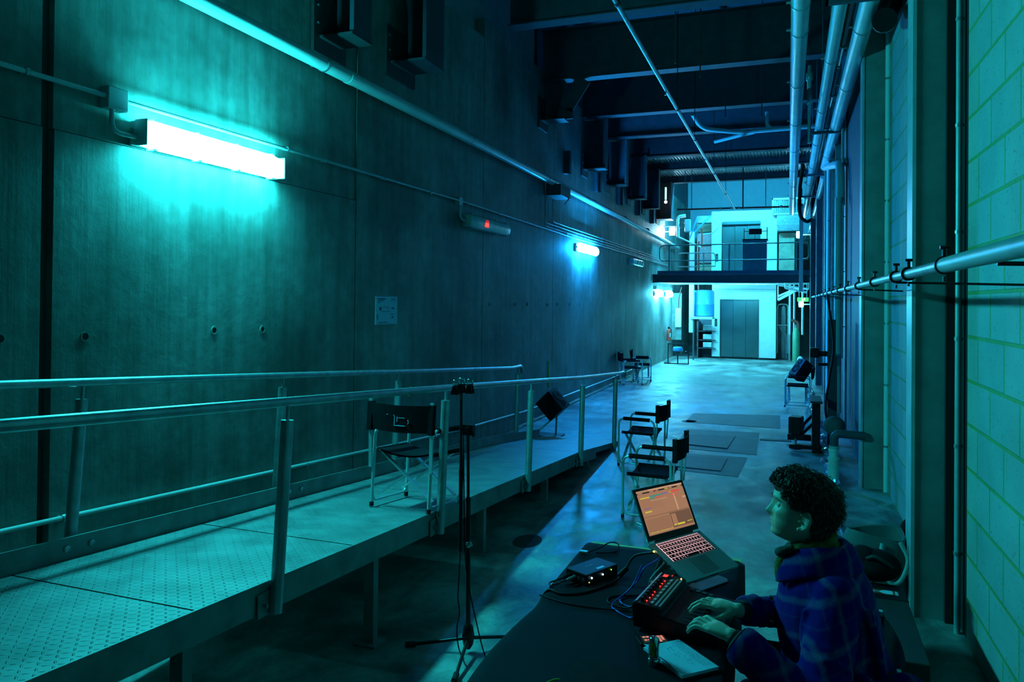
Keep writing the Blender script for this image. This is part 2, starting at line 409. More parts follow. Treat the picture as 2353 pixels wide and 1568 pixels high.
def column(x0, y, wid, d, label, mt='col', x1=1.2, group=None):
    t = thing('column', label, 'column', ((x0+x1)/2, y+d/2, 0))
    m = MB(); m.box(x0+.02, x1, y, y+.02, 0, 6.9); m.box(x0+.02, x1, y+.02, y+d, 0, 6.9); build('web', m, mt, t)
    m = MB(); m.box(x0, x0+.02, y-.012, y+d+.012, 0, 6.9); build('flange', m, 'cond' if mt == 'col' else 'galvd', t); return t
column(.706, 5.13, .2, .19, 'wide concrete faced column beside the nearest blockwork bay', x1=.955)
column(.707, 8.5, .2, .22, 'second column along the block wall, behind the grey tote bag')
column(.775, 11.92, .2, .22, 'third column, steel faced, past the wall mounted vertical conduits', 'beam')
column(.64, 15.3, .2, .25, 'fourth column along the dark cladding, behind the chair holding a loudspeaker', 'beam')
column(.60, 18.7, .2, .25, 'fifth column along the dark cladding beyond the chair holding a loudspeaker', 'beam')
column(.56, 22.0, .2, .25, 'last dark column before the mezzanine walkway end', 'beam')
for y in (13.1, 14.2, 16.6, 17.6, 19.9, 20.9):
    one('wall_stud', MB().box(.70, .78, y, y+.07, 0, 6.0), 'galv', 'steel stud standing against the dark cladding between columns', 'stud', 'steel studs on the dark cladding')
# near-black strip stands in for the shade where the column meets the gap
m = MB(); m.box(.885, .99, 5.09, 5.13, 0, 6.9); one('gap_shade_strip', m, 'dark', 'dark vertical strip painted as the shade of the gap between the nearest column and the block wall', 'shade strip')

# vertical conduits on the right
def conduit_v(x, y, z0, z1, r, label, mt='cond', step=.62):
    t = thing('conduit', label, 'conduit', (x, y, z0))
    build('pipe', MB().cyl((x, y, z0), (x, y, z1), r, 10), mt, t, 60)
    k = z0+.45
    while k < z1:
        m = MB(); m.tube([(x, y, k), (x, y, k+.02)], r+.004, 10); m.box(x, x+.06, y-.006, y+.006, k+.004, k+.016); build('saddle_clip', m, 'galv', t); k += step
    return t
conduit_v(.925, 4.965, .0, 6.8, .017, 'thin vertical conduit in the dark gap beside the nearest column')
conduit_v(.935, 8.40, 0, 6.8, .026, 'pale vertical conduit beside the second column', 'white')
conduit_v(.73, 11.86, 1.1, 5.2, .02, 'short vertical conduit clipped to the third column', 'cond', .8)

# ceiling beams
for i, (y, z, x1) in enumerate(((9.05, 5.42, 1.1), (11.5, 5.42, 1.1), (14.0, 5.42, 1.1), (15.95, 5.42, 1.1), (18.7, 5.5, 1.1), (20.7, 5.5, 1.1), (23.0, 5.5, 1.1))):
    nm = ['nearest', 'second', 'third', 'fourth', 'fifth', 'sixth', 'seventh'][i]
    t = thing('ceiling_beam', nm + ' dark steel beam counting along the ceiling into the hall', 'beam', (-1.3, y, z))
    x0 = WX if i else -3.4
    build('bottom_flange', MB().box(x0, x1, y-.11, y+.11, z, z+.018), 'beam' if i else 'ceil', t)
    build('web', MB().box(x0, x1, y-.008, y+.008, z+.018, z+.8 if i < 4 else z+.45), 'beam', t)
    build('top_flange', MB().box(x0, x1, y-.11, y+.11, z+(.8 if i < 4 else .45), z+(.82 if i < 4 else .47)), 'beam', t)
# corrugated decking between the last beams
m = MB(); n = 56; rows = []
for y in (18.82, 22.9):
    r = []
    for i in range(n*4+1):
        x = WX+(4.5)*i/(n*4); k = i % 4; r.append(V(x, y, 5.68+(.035 if k in (1, 2) else 0)))
    rows.append(r)
m.grid(rows); m.grid([[p+V(0, 0, .01) for p in r] for r in rows][::-1])
one('corrugated_decking', m, 'galv', 'corrugated steel decking above the beams in front of the mezzanine', 'decking')
# diagonal braces above the ceiling beams
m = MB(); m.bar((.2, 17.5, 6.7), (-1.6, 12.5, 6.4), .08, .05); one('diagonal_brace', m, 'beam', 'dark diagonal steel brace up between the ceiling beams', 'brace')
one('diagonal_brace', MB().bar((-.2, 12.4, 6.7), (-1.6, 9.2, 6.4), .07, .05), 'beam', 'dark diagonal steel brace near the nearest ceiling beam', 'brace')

# brackets hanging on the concrete wall under each beam
def bracket(y, z0, x1, wy, label, ztop=5.42, web=True, slant=0):
    t = thing('beam_bracket', label, 'bracket', ((WX+x1)/2, y, z0))
    m = MB()
    if slant: m.bar((x1, y+wy/2, z0+.0), (x1, y+wy/2, ztop-.45), .03, wy); m.bar((x1, y+wy/2, ztop-.45), (x1+.3, y+wy/2, ztop), .03, wy)
    else: m.box(x1-.02, x1+.02, y, y+wy, z0, ztop)
    build('front_post', m, 'beam', t)
    build('bottom_plate', MB().box(WX, x1+.02, y-.02, y+wy+.02, z0-.02, z0), 'cover' if wy < .4 else 'beam', t)
    if web: build('web_plate', MB().box(WX, x1-.02, y+wy*.85, y+wy, z0, ztop), 'ceil', t)
    m = MB(); m.box(WX, WX+.03, y-.1, y+wy+.1, z0-.15, z0+.35)
    for k in (.1, .25): m.cyl((WX, y-.05, z0+k), (WX+.05, y-.05, z0+k), .012, 6)
    build('wall_plate', m, 'cover', t); return t
bracket(5.35, 4.12, -3.42, .28, 'dark steel bracket on the concrete wall above the pipe, nearest of the row', 5.6)
bracket(6.55, 4.27, -3.36, .40, 'box shaped steel bracket with two shelves on the concrete wall', 5.9)
for z in (4.5, 4.75, 5.0): pass
bracket(11.35, 4.80, -3.36, .25, 'steel bracket with cranked post under the second ceiling beam', 5.42, True, 1)
bracket(14.0, 4.46, -3.32, .22, 'steel hanger bracket with lit bottom plate under the third ceiling beam')
bracket(16.0, 4.44, -3.32, .22, 'steel hanger bracket under the fourth ceiling beam')
bracket(18.3, 4.44, -3.32, .22, 'steel hanger bracket under the fifth ceiling beam', 5.5)
bracket(20.3, 4.44, -3.32, .22, 'steel hanger bracket under the sixth ceiling beam', 5.5)
t = bracket(22.6, 4.40, -3.32, .5, 'deep dark bracket box carrying a small lit strip, last of the row', 5.5)
m = MB(); m.box(-3.48, -3.43, 22.53, 22.55, 4.95, 5.32); build('light_strip', m, em('bracket_strip', (.4, 1, 1), 2., False), t)
m = MB(); m.sph((-3.455, 22.54, 4.88), .045); build('lamp_globe', m, em('bracket_globe', (.8, 1, 1), 9., False), t)
for y in (12.7, 15.0, 17.2, 19.4, 21.5):
    one('bracket_cleat', MB().box(WX, WX+.12, y, y+.12, 4.15, 4.55), 'beam', 'small dark cleat fixed on the concrete wall between two hanger brackets', 'cleat', 'small dark cleats on the concrete wall')
# gusset plate on upper wall
m = MB(); m.box(WX, WX+.02, 11.57, 12.15, 5.0, 5.45); one('gusset_plate', m, 'cover', 'pale gusset plate beside the second ceiling beam on the wall', 'plate')

# ------------------------------------------------------------------ wall services on the left
def pipe_run(name, label, cat, pts, r, mt, clips=(), ax=(-1, 0, 0), group=None, cliplen=.1, n=14):
    c = V(*pts[0]); t = thing(name, label, cat, c, 0, group)
    build('pipe', MB().tube(pts, r, n), mt, t, 60)
    for p in clips:
        m = MB(); p = V(*p); d = V(0, 1, 0)
        m.tube([p-d*.012, p+d*.012], r+.006, n); q = p+V(*ax)*cliplen; m.bar(p, q, .02, .02)
        build('clip', m, 'galv', t)
    return t
pipe_run('wall_pipe', 'long thick white pipe running high along the concrete wall', 'pipe', [(-3.62, -5, 3.84), (-3.62, 12.6, 3.84), (-3.62, 26.5, 3.78), ], .058, 'wpipe', [(-3.62, y, 3.84) for y in (2.2, 5.25, 8.3, 11.35, 14.4, 17.4, 20.4)], cliplen=.13)
for y in (5.25, 11.35): one('pipe_coupling', MB().tube([(-3.62, y+.35, 3.84), (-3.62, y+.42, 3.84)], .062, 16), 'wpipe', 'ring coupling on the thick white wall pipe', 'coupling', 'ring couplings on the white wall pipe')
CX_ = -3.705
pipe_run('wall_conduit', 'thin grey conduit feeding the strip lamps along the concrete wall', 'conduit', [(CX_, -5, 3.06), (CX_, 3.22, 3.06)], .014, 'cond', [(CX_, 1.5, 3.06), (CX_, 2.75, 3.06)], cliplen=.05)
pipe_run('wall_conduit', 'thin conduit running from the nearest lamp to the unlit lamp', 'conduit', [(CX_, 3.36, 3.06), (CX_, 8.15, 3.09)], .013, 'cond', [(CX_, y, 3.075) for y in (4.9, 5.42, 6.4, 7.4)], cliplen=.05)
pipe_run('wall_conduit', 'thin conduit running past the unlit lamp towards the blue lamp', 'conduit', [(CX_, 8.25, 3.09), (CX_, 13.2, 3.06), (CX_, 25, 3.07)], .013, 'cond', [(CX_, y, 3.08) for y in (8.4, 9.5, 10.6, 11.7, 12.8, 16, 17.5, 19)], cliplen=.05)
for k, (dz, nm) in enumerate(((.05, 'lowest'), (.105, 'middle'), (.16, 'topmost'))):
    z = 3.06+dz
    p = [(CX_, 11.55, 4.3 if k else 3.7), (CX_, 11.55, z), (CX_, 25, z)] if k < 2 else [(CX_, 11.95, 3.6), (CX_, 11.95, z), (CX_, 25, z)]
    pipe_run('wall_conduit', nm+' of three extra thin conduits above the blue lamp', 'conduit', rounded(p, .08), .009, 'cond', [(CX_, y, z) for y in (12.3, 13.9, 15.5)], cliplen=.05, n=8)
t = thing('junction_box', 'small grey junction box on the conduit above the nearest lamp', 'junction box', (CX_, 3.29, 3.0))
build('box', MB().box(WX, WX+.075, 3.22, 3.36, 2.99, 3.12), 'cond', t, bev=.006)
build('drop_conduit', MB().tube(rounded([(CX_, 3.27, 3.0), (CX_, 3.27, 2.86), (CX_+.02, 3.42, 2.86)], .08), .014, 10), 'cond', t, 60)
t = thing('junction_box', 'small junction box above the unlit lamp', 'junction box', (CX_, 8.2, 3.05))
build('box', MB().box(WX, WX+.06, 8.15, 8.25, 3.04, 3.13), 'cond', t)
build('drop_conduit', MB().tube(rounded([(CX_, 8.2, 3.05), (CX_, 8.2, 2.88), (CX_, 8.34, 2.86)], .08), .014, 10), 'cond', t, 60)
t = thing('camera_box', 'dark box fixed under the white pipe with a pale hook', 'box', (-3.6, 12.0, 3.6))
build('housing', MB().box(WX, -3.48, 11.65, 12.25, 3.62, 3.80), 'beam', t, bev=.01)
build('hook', MB().tube(rounded([(-3.48, 12.1, 3.63), (-3.44, 12.0, 3.58), (-3.46, 11.85, 3.5)], .05), .012, 8), 'galv', t, 60)

def strip_lamp(y0, y1, z, label, lit, tilt=0):
    t = thing('strip_lamp', label, 'lamp', (WX, (y0+y1)/2, z-.09))
    build('tray', MB().box(WX+.005, WX+.055, y0-.01, y1+.01, z-.075, z+.075), 'cond', t, bev=.008)
    prof = [(0, -.082), (.045, -.085), (.075, -.06), (.085, 0), (.075, .06), (.045, .085), (0, .082)]
    m = MB(); rings = []
    ny = 12
    for i in range(ny+1):
        y = y0+(y1-y0)*i/ny; s = 1 if 0 < i < ny else .86
        rings.append([V(WX+.056+a*s, y, z+b*s) for a, b in prof])
    m.loft(rings); build('diffuser', m, lit, t, 50)
    if lit == 'diff':
        for ya, yb in ((y0-.012, y0), (y1, y1+.012)): build('end_cap', MB().box(WX+.05, WX+.142, ya, yb, z-.08, z+.08), 'cond', t, bev=.004)
    for s in (-1, 1):
        for k in range(4):
            y = y0+.09+(y1-y0-.18)*k/3
            build('latch', MB().box(WX+.05, WX+.11, y-.012, y+.012, z+s*.09-.006, z+s*.09+.006), 'cond', t)
    build('gland', MB().cyl((CX_+.02, y0-.05, z-.0), (CX_+.02, y0, z), .02, 10), 'chrome', t)
    return t
strip_lamp(3.44, 4.74, 2.89, 'glowing strip lamp on the concrete wall, largest and brightest', 'diff')
strip_lamp(13.45, 14.9, 2.90, 'blue glowing strip lamp midway along the concrete wall', 'diffb')
t = strip_lamp(8.36, 9.72, 2.87, 'unlit strip lamp with a small red glow inside', 'offd')
build('indicator', MB().box(WX+.137, WX+.145, 8.78, 8.88, 2.83, 2.88), 'rled', t)
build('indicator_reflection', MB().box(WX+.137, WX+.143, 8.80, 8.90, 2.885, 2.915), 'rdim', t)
t = strip_lamp(18.55, 20.0, 2.90, 'unlit strip lamp with reflective ribs beyond the blue lamp', 'offd')
for k in range(4): build('louvre', MB().box(WX+.13, WX+.15, 18.75+k*.3, 18.87+k*.3, 2.86, 2.95), 'foil', t)
strip_lamp(22.2, 23.3, 2.14, 'glowing strip lamp below the mezzanine, the one nearer the ramp', 'diffc')
strip_lamp(24.3, 25.4, 2.14, 'glowing strip lamp below the mezzanine, nearer the tank', 'diffc')
for y in (22.2, 24.2):
    m = MB(); m.box(WX, WX+.10, y, y+1.2, 2.26, 2.36)
    for k in range(5): m.m = 1; m.box(WX+.1, WX+.105, y+.1+k*.22, y+.2+k*.22, 2.29, 2.33)
    one('perforated_channel', m, ['cond', 'sep'], 'perforated channel above a strip lamp under the mezzanine', 'channel', 'perforated channels above the paired lamps')

# paper notice
t = thing('paper_notice', 'paper notice taped to the concrete wall', 'notice', (WX+.004, 6.545, 1.65))
build('sheet', MB().box(WX+.002, WX+.006, 6.33, 6.76, 1.65, 1.925), 'paper', t)
m = MB(); x = WX+.0065
for a, b, c, d in ((6.37, 6.52, 1.895, 1.905), (6.37, 6.48, 1.88, 1.887), (6.37, 6.42, 1.862, 1.87), (6.63, 6.72, 1.895, 1.902), (6.63, 6.72, 1.88, 1.884), (6.40, 6.44, 1.79, 1.82), (6.46, 6.60, 1.822, 1.825), (6.53, 6.59, 1.805, 1.809), (6.64, 6.69, 1.80, 1.815), (6.44, 6.62, 1.775, 1.779), (6.62, 6.70, 1.745, 1.75), (6.64, 6.68, 1.71, 1.725), (6.36, 6.375, 1.70, 1.75), (6.38, 6.56, 1.665, 1.672)):
    m.box(x-.001, x+.0008, a, b, c, d)
build('printed_lines', m, 'ink', t)
for i, (y, z, s) in enumerate(((7.35, .98, .05), (7.33, .90, .04), (7.42, .93, .03))): pass
m = MB()
for pts in ([(7.02, .92), (7.06, .97), (7.10, .95), (7.06, .91), (7.02, .88)], [(7.13, .96), (7.12, .91), (7.16, .89)], [(7.02, .60), (7.03, .45)]):
    m.tube(smooth_curve([(WX+.002, a, b) for a, b in pts]), .007, 6)
one('paint_mark', m, 'yel', 'faint yellow spray marks on the concrete wall behind the ramp chair', 'paint mark')
one('paint_mark', MB().tube([(WX+.002, 11.9, .9), (WX+.002, 11.95, .45)], .012, 6), 'yel', 'faint vertical yellow paint drip on the concrete wall by the fallen loudspeaker', 'paint mark')
# skirting pipe
pipe_run('skirting_pipe', 'thin white pipe low on the wall following the ramp down', 'pipe', [(-3.71, 0, .90), (-3.71, 2.66, .71), (-3.71, 8.21, .33), (-3.71, 10.6, .23), (-3.71, 16.8, .17), (-3.71, 20, .17)], .014, 'wpipe', [(-3.71, y, .9-.0715*y) for y in (3.0, 5.2, 7.6)], cliplen=.04)
m = MB()
rows = [[V(WX, y, .03+.015*random.random()) for y in [10.4+k*.12 for k in range(84)]], [V(WX+.015+.03*random.random(), y, .0) for y in [10.4+k*.12 for k in range(84)]]]
m.grid(rows); o = struct('trim_1', m, 'conc')

# ------------------------------------------------------------------ the ramp
def dz(y): return .878-.0785*y if y < 7.87 else .26-(y-7.87)*.113
XN, XF = -2.12, -3.13
t = thing('ramp', 'long steel tread plate ramp sloping down beside the concrete wall', 'ramp', (-2.6, 4.5, 0))
edges = [-1.2, .9, 2.28, 3.39, 4.9, 6.4, 7.87, 9.9]
for i in range(len(edges)-1):
    a, b = edges[i]+.006, edges[i+1]-.006; m = MB(); k = 1
    za, zb = dz(a), dz(b)
    m.add([(XF, a, za-.008), (XN, a, za-.008), (XN, b, zb-.008), (XF, b, zb-.008), (XF, a, za), (XN, a, za), (XN, b, zb), (XF, b, zb)],
          [(0, 3, 2, 1), (4, 5, 6, 7), (0, 1, 5, 4), (1, 2, 6, 5), (2, 3, 7, 6), (3, 0, 4, 7)])
    build('tread_plate', m, 'tread', t)
def strip(x0, x1, ztop, zbot, ys):
    m = MB()
    rings = [[V(x0, y, dz(y)+zbot), V(x1, y, dz(y)+zbot), V(x1, y, dz(y)+ztop), V(x0, y, dz(y)+ztop)] for y in ys]
    return m.loft(rings)
ys = [-1.2, 4, 7.87, 8.9, 9.9]
build('stringer', strip(XN+.002, XN+.012, .006, -.125, ys[:-2]+[8.6]), 'galvd', t)
build('stringer', strip(XN+.002, XN+.012, .004, -.06, [8.6, 9.35, 9.9]), 'galvd', t)
build('kerb_plate', strip(XF-.012, XF-.002, .10, -.1, [-1.2, 4, 7.87, 8.9, 9.6]), 'galvd', t)
m = MB()
for y in (2.55, 2.68, 4.2, 4.33, 5.8, 5.93): m.lathe([(.016, 0), (.016, .008), (.008, .012)], (XF-.002, y, dz(y)+.05), 8, Matrix.Rotation(PI/2, 4, 'Y'))
build('kerb_bolts', m, 'galv', t)
for y in (.35, 2.24, 3.62, 5.2, 6.75, 8.3):
    m = MB(); m.box(XN-.06, XN, y-.025, y+.025, .01, dz(y)-.02); m.box(XN-.1, XN+.03, y-.06, y+.06, 0, .012); build('leg', m, 'galvd', t)
for y in (.35, 3.62, 6.75):
    build('cross_member', MB().box(XF, XN, y-.03, y+.03, dz(y)-.11, dz(y)-.02), 'galvd', t)
    build('leg', MB().box(XF, XF+.05, y-.025, y+.025, 0, dz(y)-.02), 'galvd', t)
def handrail(x, ys, pts, label, side):
    t = thing('handrail', label, 'handrail', (x, 5, dz(5)))
    build('top_rail', MB().tube(pts, .021, 14), 'galv', t, 60)
    zr = lambda y: next(pts[i][2]+(pts[i+1][2]-pts[i][2])*(y-pts[i][1])/(pts[i+1][1]-pts[i][1]) for i in range(len(pts)-1) if pts[i][1] <= y <= pts[i+1][1])
    for y in ys:
        zb = dz(y)-(.13 if side > 0 else -.0); h = zr(y)-zb
        f = .0785
        zt = zb+h-.085
        m = MB(); m.tube([(x, y, zb), (x, y+f*(zt-zb), zt)], .028, 14)
        p = build('post', m, 'galv', t, 60)
        build('spigot', MB().tube([(x, y+f*(zt-zb), zt-.01), (x, y+f*(h), zb+h-.01)], .008, 8), 'galv', p, 60)
        if side > 0:
            m = MB(); m.box(x-.028, x-.02, y-.09, y+.05, zb+.0, zb+.1)
            for q in (-.055, .045): m.cyl((x-.03, y+q, zb+.05), (x-.0, y+q, zb+.05), .009, 6)
            build('bracket_plate', m, 'galvd', p)
    return t
handrail(XN+.045, (.9, 2.70, 4.33, 6.05, 7.78, 9.42), [(XN+.045, -1, 1.72), (XN+.045, 1.51, 1.53), (XN+.045, 2.78, 1.44), (XN+.045, 4.73, 1.305), (XN+.045, 7.85, 1.07), (XN+.045, 9.75, .95), (XN+.045, 9.98, .945), (XN+.045, 10.03, .93), (XN+.045, 10.05, .87)], 'galvanised handrail along the open side of the ramp', 1)
handrail(XF-.07, (1.0, 2.62, 4.15, 5.75, 8.85), [(XF-.07, -1, 1.74), (XF-.07, 2.29, 1.51), (XF-.07, 5.3, 1.30), (XF-.07, 8.7, 1.06), (XF-.07, 9.0, 1.06), (XF-.07, 9.05, 1.03), (XF-.07, 9.06, .96)], 'galvanised handrail on the wall side of the ramp', -1)

# floor plates and patches
def plate(pts, z, mt, label, cat, name):
    m = MB(); m.prism(pts, .0005, z, 'z'); return one(name, m, mt, label, cat)
plate([(-1.38, 10.15), (-.73, 10.06), (-.69, 11.0), (-1.38, 10.9)], .012, 'cover', 'dark steel trench cover on the floor behind the director chairs', 'cover plate', 'trench_cover')
plate([(-1.4, 9.88), (-.36, 9.8), (-.38, 11.5), (-1.4, 11.4)], .003, 'patch', 'darkened floor patch around the trench cover', 'floor patch', 'floor_patch')
plate([(-1.3, 8.75), (-.70, 8.70), (-.68, 9.43), (-1.3, 9.37)], .010, 'cover', 'dark floor cover just beyond the nearest floor chair', 'cover plate', 'trench_cover')
plate([(-1.3, 8.6), (-.5, 8.5), (-.46, 9.6), (-1.3, 9.55)], .003, 'patch', 'darkened floor patch around the cover nearest the laptop', 'floor patch', 'floor_patch')
plate([(-1.52, 12.05), (-.1, 12.0), (-.12, 13.4), (-1.5, 13.05)], .004, 'patch', 'wide darkened floor patch crossing the middle of the hall', 'floor patch', 'floor_patch')
plate([(-.36, 10.9), (.05, 10.93), (.05, 11.06), (-.36, 11.02)], .008, 'cover', 'narrow floor channel leading to the black wooden stand', 'channel', 'floor_channel')
m = MB(); m.lathe([(.13, 0), (.13, .003), (.10, .004)], (-1.45, 12.15, .0), 20); one('drain_cover', m, 'beam', 'small round dark drain in the floor', 'drain')
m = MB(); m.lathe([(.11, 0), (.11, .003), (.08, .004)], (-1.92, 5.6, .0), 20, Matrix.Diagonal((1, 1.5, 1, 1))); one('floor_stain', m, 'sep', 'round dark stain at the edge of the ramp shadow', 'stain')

# ------------------------------------------------------------------ pipes on the right
def big_pipe(name, label, pts, r, mt, clips, hang=.35, group=None, side=-1):
    t = thing(name, label, 'pipe', pts[0], 0, group)
    build('pipe', MB().tube(pts, r, 18), mt, t, 60)
    for p in clips:
        p = V(*p); m = MB(); m.tube([p-V(0, .015, 0), p+V(0, .015, 0)], r+.006, 18)
        m.tube([p+V(side*r, 0, .01), p+V(side*(r+.04), 0, .01)], .012, 6); m.cyl(p+V(0, 0, r), p+V(0, 0, r+hang), .006, 6)
        build('pipe_clamp', m, 'galv', t)
    return t
big_pipe('overhead_pipe', 'thick overhead pipe running straight, leftmost of the pipe bundle', [(.085, -2, 4.5), (.085, 23, 4.5)], .078, 'wpipe', [(.085, y, 4.5) for y in (6.9, 7.6, 9.4, 11.4, 13.4, 15.4, 17.4, 19.4)], 1.6)
big_pipe('overhead_pipe', 'medium overhead pipe between the straight pipe and the largest pipe', [(.395, -2, 4.5), (.43, 24, 4.5)], .062, 'wpipe', [(.41, y, 4.5) for y in (8.6, 10.8, 13, 15.2, 17.4, 19.6)], 1.6)
big_pipe('overhead_pipe', 'largest overhead pipe ending in a downpipe elbow', [(.64, -2, 4.5), (.64, 15.4, 4.5)], .082, 'wpipe', [(.64, y, 4.5) for y in (7.7, 9.7, 11.9, 14.1)], 1.2)
big_pipe('overhead_pipe', 'thinner overhead pipe continuing beyond the downpipe elbow', [(.66, 16.2, 4.45), (.66, 24, 4.2), (.62, 30, 4.1)], .07, 'wpipe', [(.66, 18, 4.4), (.66, 21, 4.3)], .4)
t = thing('insulated_pipe', 'narrow red and blue lagged pipe between two larger pipes', 'pipe', (.52, 5, 4.55))
for i, (a, b, r, mt) in enumerate(((5.5, 8.35, .036, 'dred'), (8.4, 9.1, .02, 'chrome'), (9.15, 10.3, .034, 'blued'), (10.35, 11.0, .02, 'chrome'), (11.05, 12.2, .032, 'blued'), (12.3, 15, .026, 'cond'), (15, 24, .03, 'blued'))):
    build('pipe_section', MB().cyl((.515, a, 4.56), (.515, b, 4.56), r, 12), mt, t, 60)
    m = MB(); m.tube([(.515, b-.02, 4.56), (.515, b+.02, 4.56)], r+.012, 12); build('pipe_collar', m, 'galv', t, 60)
t = thing('downpipe', 'pale downpipe dropping from the largest overhead pipe to the floor', 'pipe', (.69, 11.6, 0))
build('elbow', MB().tube(rounded([(.64, 15.5, 4.5), (.69, 12.9, 4.1), (.69, 11.7, 3.9), (.69, 11.6, 3.3)], .3, 6), .06, 14), 'wpipe', t, 60)
build('pipe', MB().cyl((.66, 11.55, 3.4), (.66, 11.55, .35), .05, 14), 'wpipe', t, 60)
conduit_v(.66, 14.4, .3, 4.6, .035, 'blue lit vertical pipe beyond the pale downpipe', 'white', 1.3)
conduit_v(.66, 19.6, .0, 4.3, .03, 'thin vertical pipe far along the dark cladding', 'cond', 1.3)
t = thing('drain_pipe', 'pvc drain riser with a white collar standing near the column', 'pipe', (.45, 8.46, 0))
build('socket', MB().lathe([(.053, 0), (.053, .27), (.058, .272), (.058, .30), (.044, .302), (.044, .36), (.05, .362), (.05, .39)], (.45, 8.46, 0), 20), 'pvc', t, 50)
build('elbow', MB().tube(rounded([(.455, 8.46, .38), (.455, 8.46, .55), (.75, 8.46, .54)], .07), .042, 14), 'beam', t, 60)
build('collar', MB().cyl((.455, 8.46, .385), (.455, 8.46, .42), .048, 16), 'cond', t, 60)
one('junction_box', MB().box(.50, .60, 10.9, 11.05, 1.18, 1.68), 'beam', 'tall narrow dark box on the downpipe by the second column', 'junction box', bev=.008)
one('pipe_support', MB().box(.50, .62, 10.92, 11.02, 0, 1.18), 'beam', 'dark post carrying the tall narrow box', 'post')
t = thing('pipe_clamp', 'dark clamp arm sticking out from the downpipe', 'clamp', (.4, 11, 1.2))
build('arm', MB().box(.30, .55, 10.95, 11.0, 1.18, 1.25), 'blkm', t); build('arm', MB().box(.38, .55, 10.95, 11.0, 1.05, 1.09), 'blkm', t)
build('head', MB().box(.28, .40, 10.9, 11.05, 1.16, 1.29), 'blkm', t, bev=.01)
one('sandbag', MB().sph((.50, 9.3, .50), (.12, .12, .11), 14, 10), 'bag', 'grey bag hanging low on the downpipe beside the wooden stand', 'bag', sm=True)
one('hanging_cable', MB().tube(smooth_curve([(.45, 9.95, 2.0), (.52, 9.9, 1.4), (.47, 9.8, 1.0), (.42, 9.6, .65), (.47, 9.4, .42), (.56, 9.5, .4)]), .014, 8), 'blkp', 'black cable looping down to the grey bag on the downpipe', 'cable', sm=60)
pts = [(.45+.03*math.sin(i*1.7)-.02*(i % 2)+(.0 if i < 14 else .0), 8.2+i*.36, .06+.0*i) for i in range(26)]
m = MB(); m.tube([(p[0]+random.uniform(-.025, .025), p[1]+q*.06, .055+random.uniform(-.015, .02)) for p in pts for q in range(6)], [random.uniform(.018, .05) for _ in range(len(pts)*6)], 7)
one('foil_cable', m, 'foil', 'crinkled silver cable wrap lying along the foot of the dark cladding', 'cable')
t = thing('cable_tail', 'blue and black cable running along the floor behind the person', 'cable', (.42, 6.6, 0))
build('sheath', MB().tube(smooth_curve([(.36, 7.4, .02), (.42, 6.8, .02), (.44, 6.2, .02), (.50, 5.8, .02)]), .02, 8), 'blued', t, 60)

# horizontal guard pipe with clamp rings
GX = .45
t = thing('guard_pipe', 'shiny horizontal guard pipe with ring clamps running along the block wall', 'pipe', (GX, 3, 2.02))
build('pipe', MB().tube([(GX, -2, 2.02), (GX, 2.62, 2.02)], .0235, 20), 'cond', t, 60)
build('pipe', MB().tube([(GX, 2.6, 2.02), (GX, 16, 2.02)], .019, 16), 'galv', t, 60)
ring = MB().tube([(0, -.008, 0), (0, .008, 0)], .028, 16)
for y in (2.62, 3.35, 3.72, 4.6, 5.6, 6.6, 7.6, 8.6, 9.6, 10.6, 11.6, 12.6, 13.6):
    m = MB(); m.tube([(GX, y-.008, 2.02), (GX, y+.008, 2.02)], .0285, 18)
    m.cyl((GX-.0, y, 2.045), (GX-.0, y, 2.075), .007, 8); m.cyl((GX-.012, y, 2.075), (GX+.014, y, 2.075), .006, 8); m.cyl((GX, y, 1.985), (GX, y, 1.97), .005, 6)
    build('ring_clamp', m, 'blkm', t, 60)
for y in (2.0, 3.72, 5.6, 8.6, 11.6):
    build('wall_bracket', MB().tube([(GX, y, 1.995), (.95 if y < 5 else .72, y, 1.985)], .006, 6), 'blkm', t)

# sprinkler pipe hung below the ceiling
SX, SZ = -1.42, 4.5
t = thing('sprinkler_pipe', 'thin sprinkler pipe hung from the ceiling along the hall', 'pipe', (SX, 5, SZ))
build('pipe', MB().cyl((SX, -2, SZ), (SX, 21.7, SZ), .024, 12), 'galv', t, 60)
for y in (6.4, 10.2, 12.2, 15.5, 18.5):
    m = MB(); m.tube([(SX, y-.02, SZ), (SX, y+.02, SZ)], .032, 12); m.cyl((SX, y, SZ), (SX, y, 6.6), .006, 6); build('hanger', m, 'blkm', t)
for y in (5.9, 9.2, 13.8):
    m = MB(); m.cyl((SX, y, SZ-.02), (SX, y, SZ-.07), .008, 6); m.lathe([(.016, 0), (.016, .004)], (SX, y, SZ-.075), 10); build('sprinkler_head', m, 'galv', t)
t = thing('sprinkler_branch', 'red cross pipe joining the sprinkler pipe in front of the lift', 'pipe', (-1.2, 21.7, 4.52))
build('pipe', MB().cyl((-3.0, 21.72, 4.54), (-.9, 21.72, 4.53), .024, 12), 'dred', t, 60)
build('pipe', MB().cyl((-.9, 21.72, 4.53), (.0, 21.72, 4.52), .026, 12), 'red', t, 60)
for x in (-1.8, -1.5, -1.32, -.2):
    build('coupling', MB().cyl((x-.03, 21.72, 4.53), (x+.03, 21.72, 4.53), .038, 12), 'galv', t, 60)
for x, y, z1 in ((-2.6, 21.72, 6.0), (-2.78, 21.72, 6.0), (-1.2, 21.72, 6.2), (-.6, 21.72, 6.0)):
    one('hanger_rod', MB().cyl((x, y, 4.5), (x, y, z1), .012 if x != -1.2 else .02, 6), 'dred' if x == -1.2 else 'galv', 'thin hanger rod above the red cross pipe', 'rod', 'hanger rods in front of the lift')
t = thing('branch_pipe', 'white branch pipe with bent ends below the third ceiling beam', 'pipe', (-.6, 14.6, 5.0))
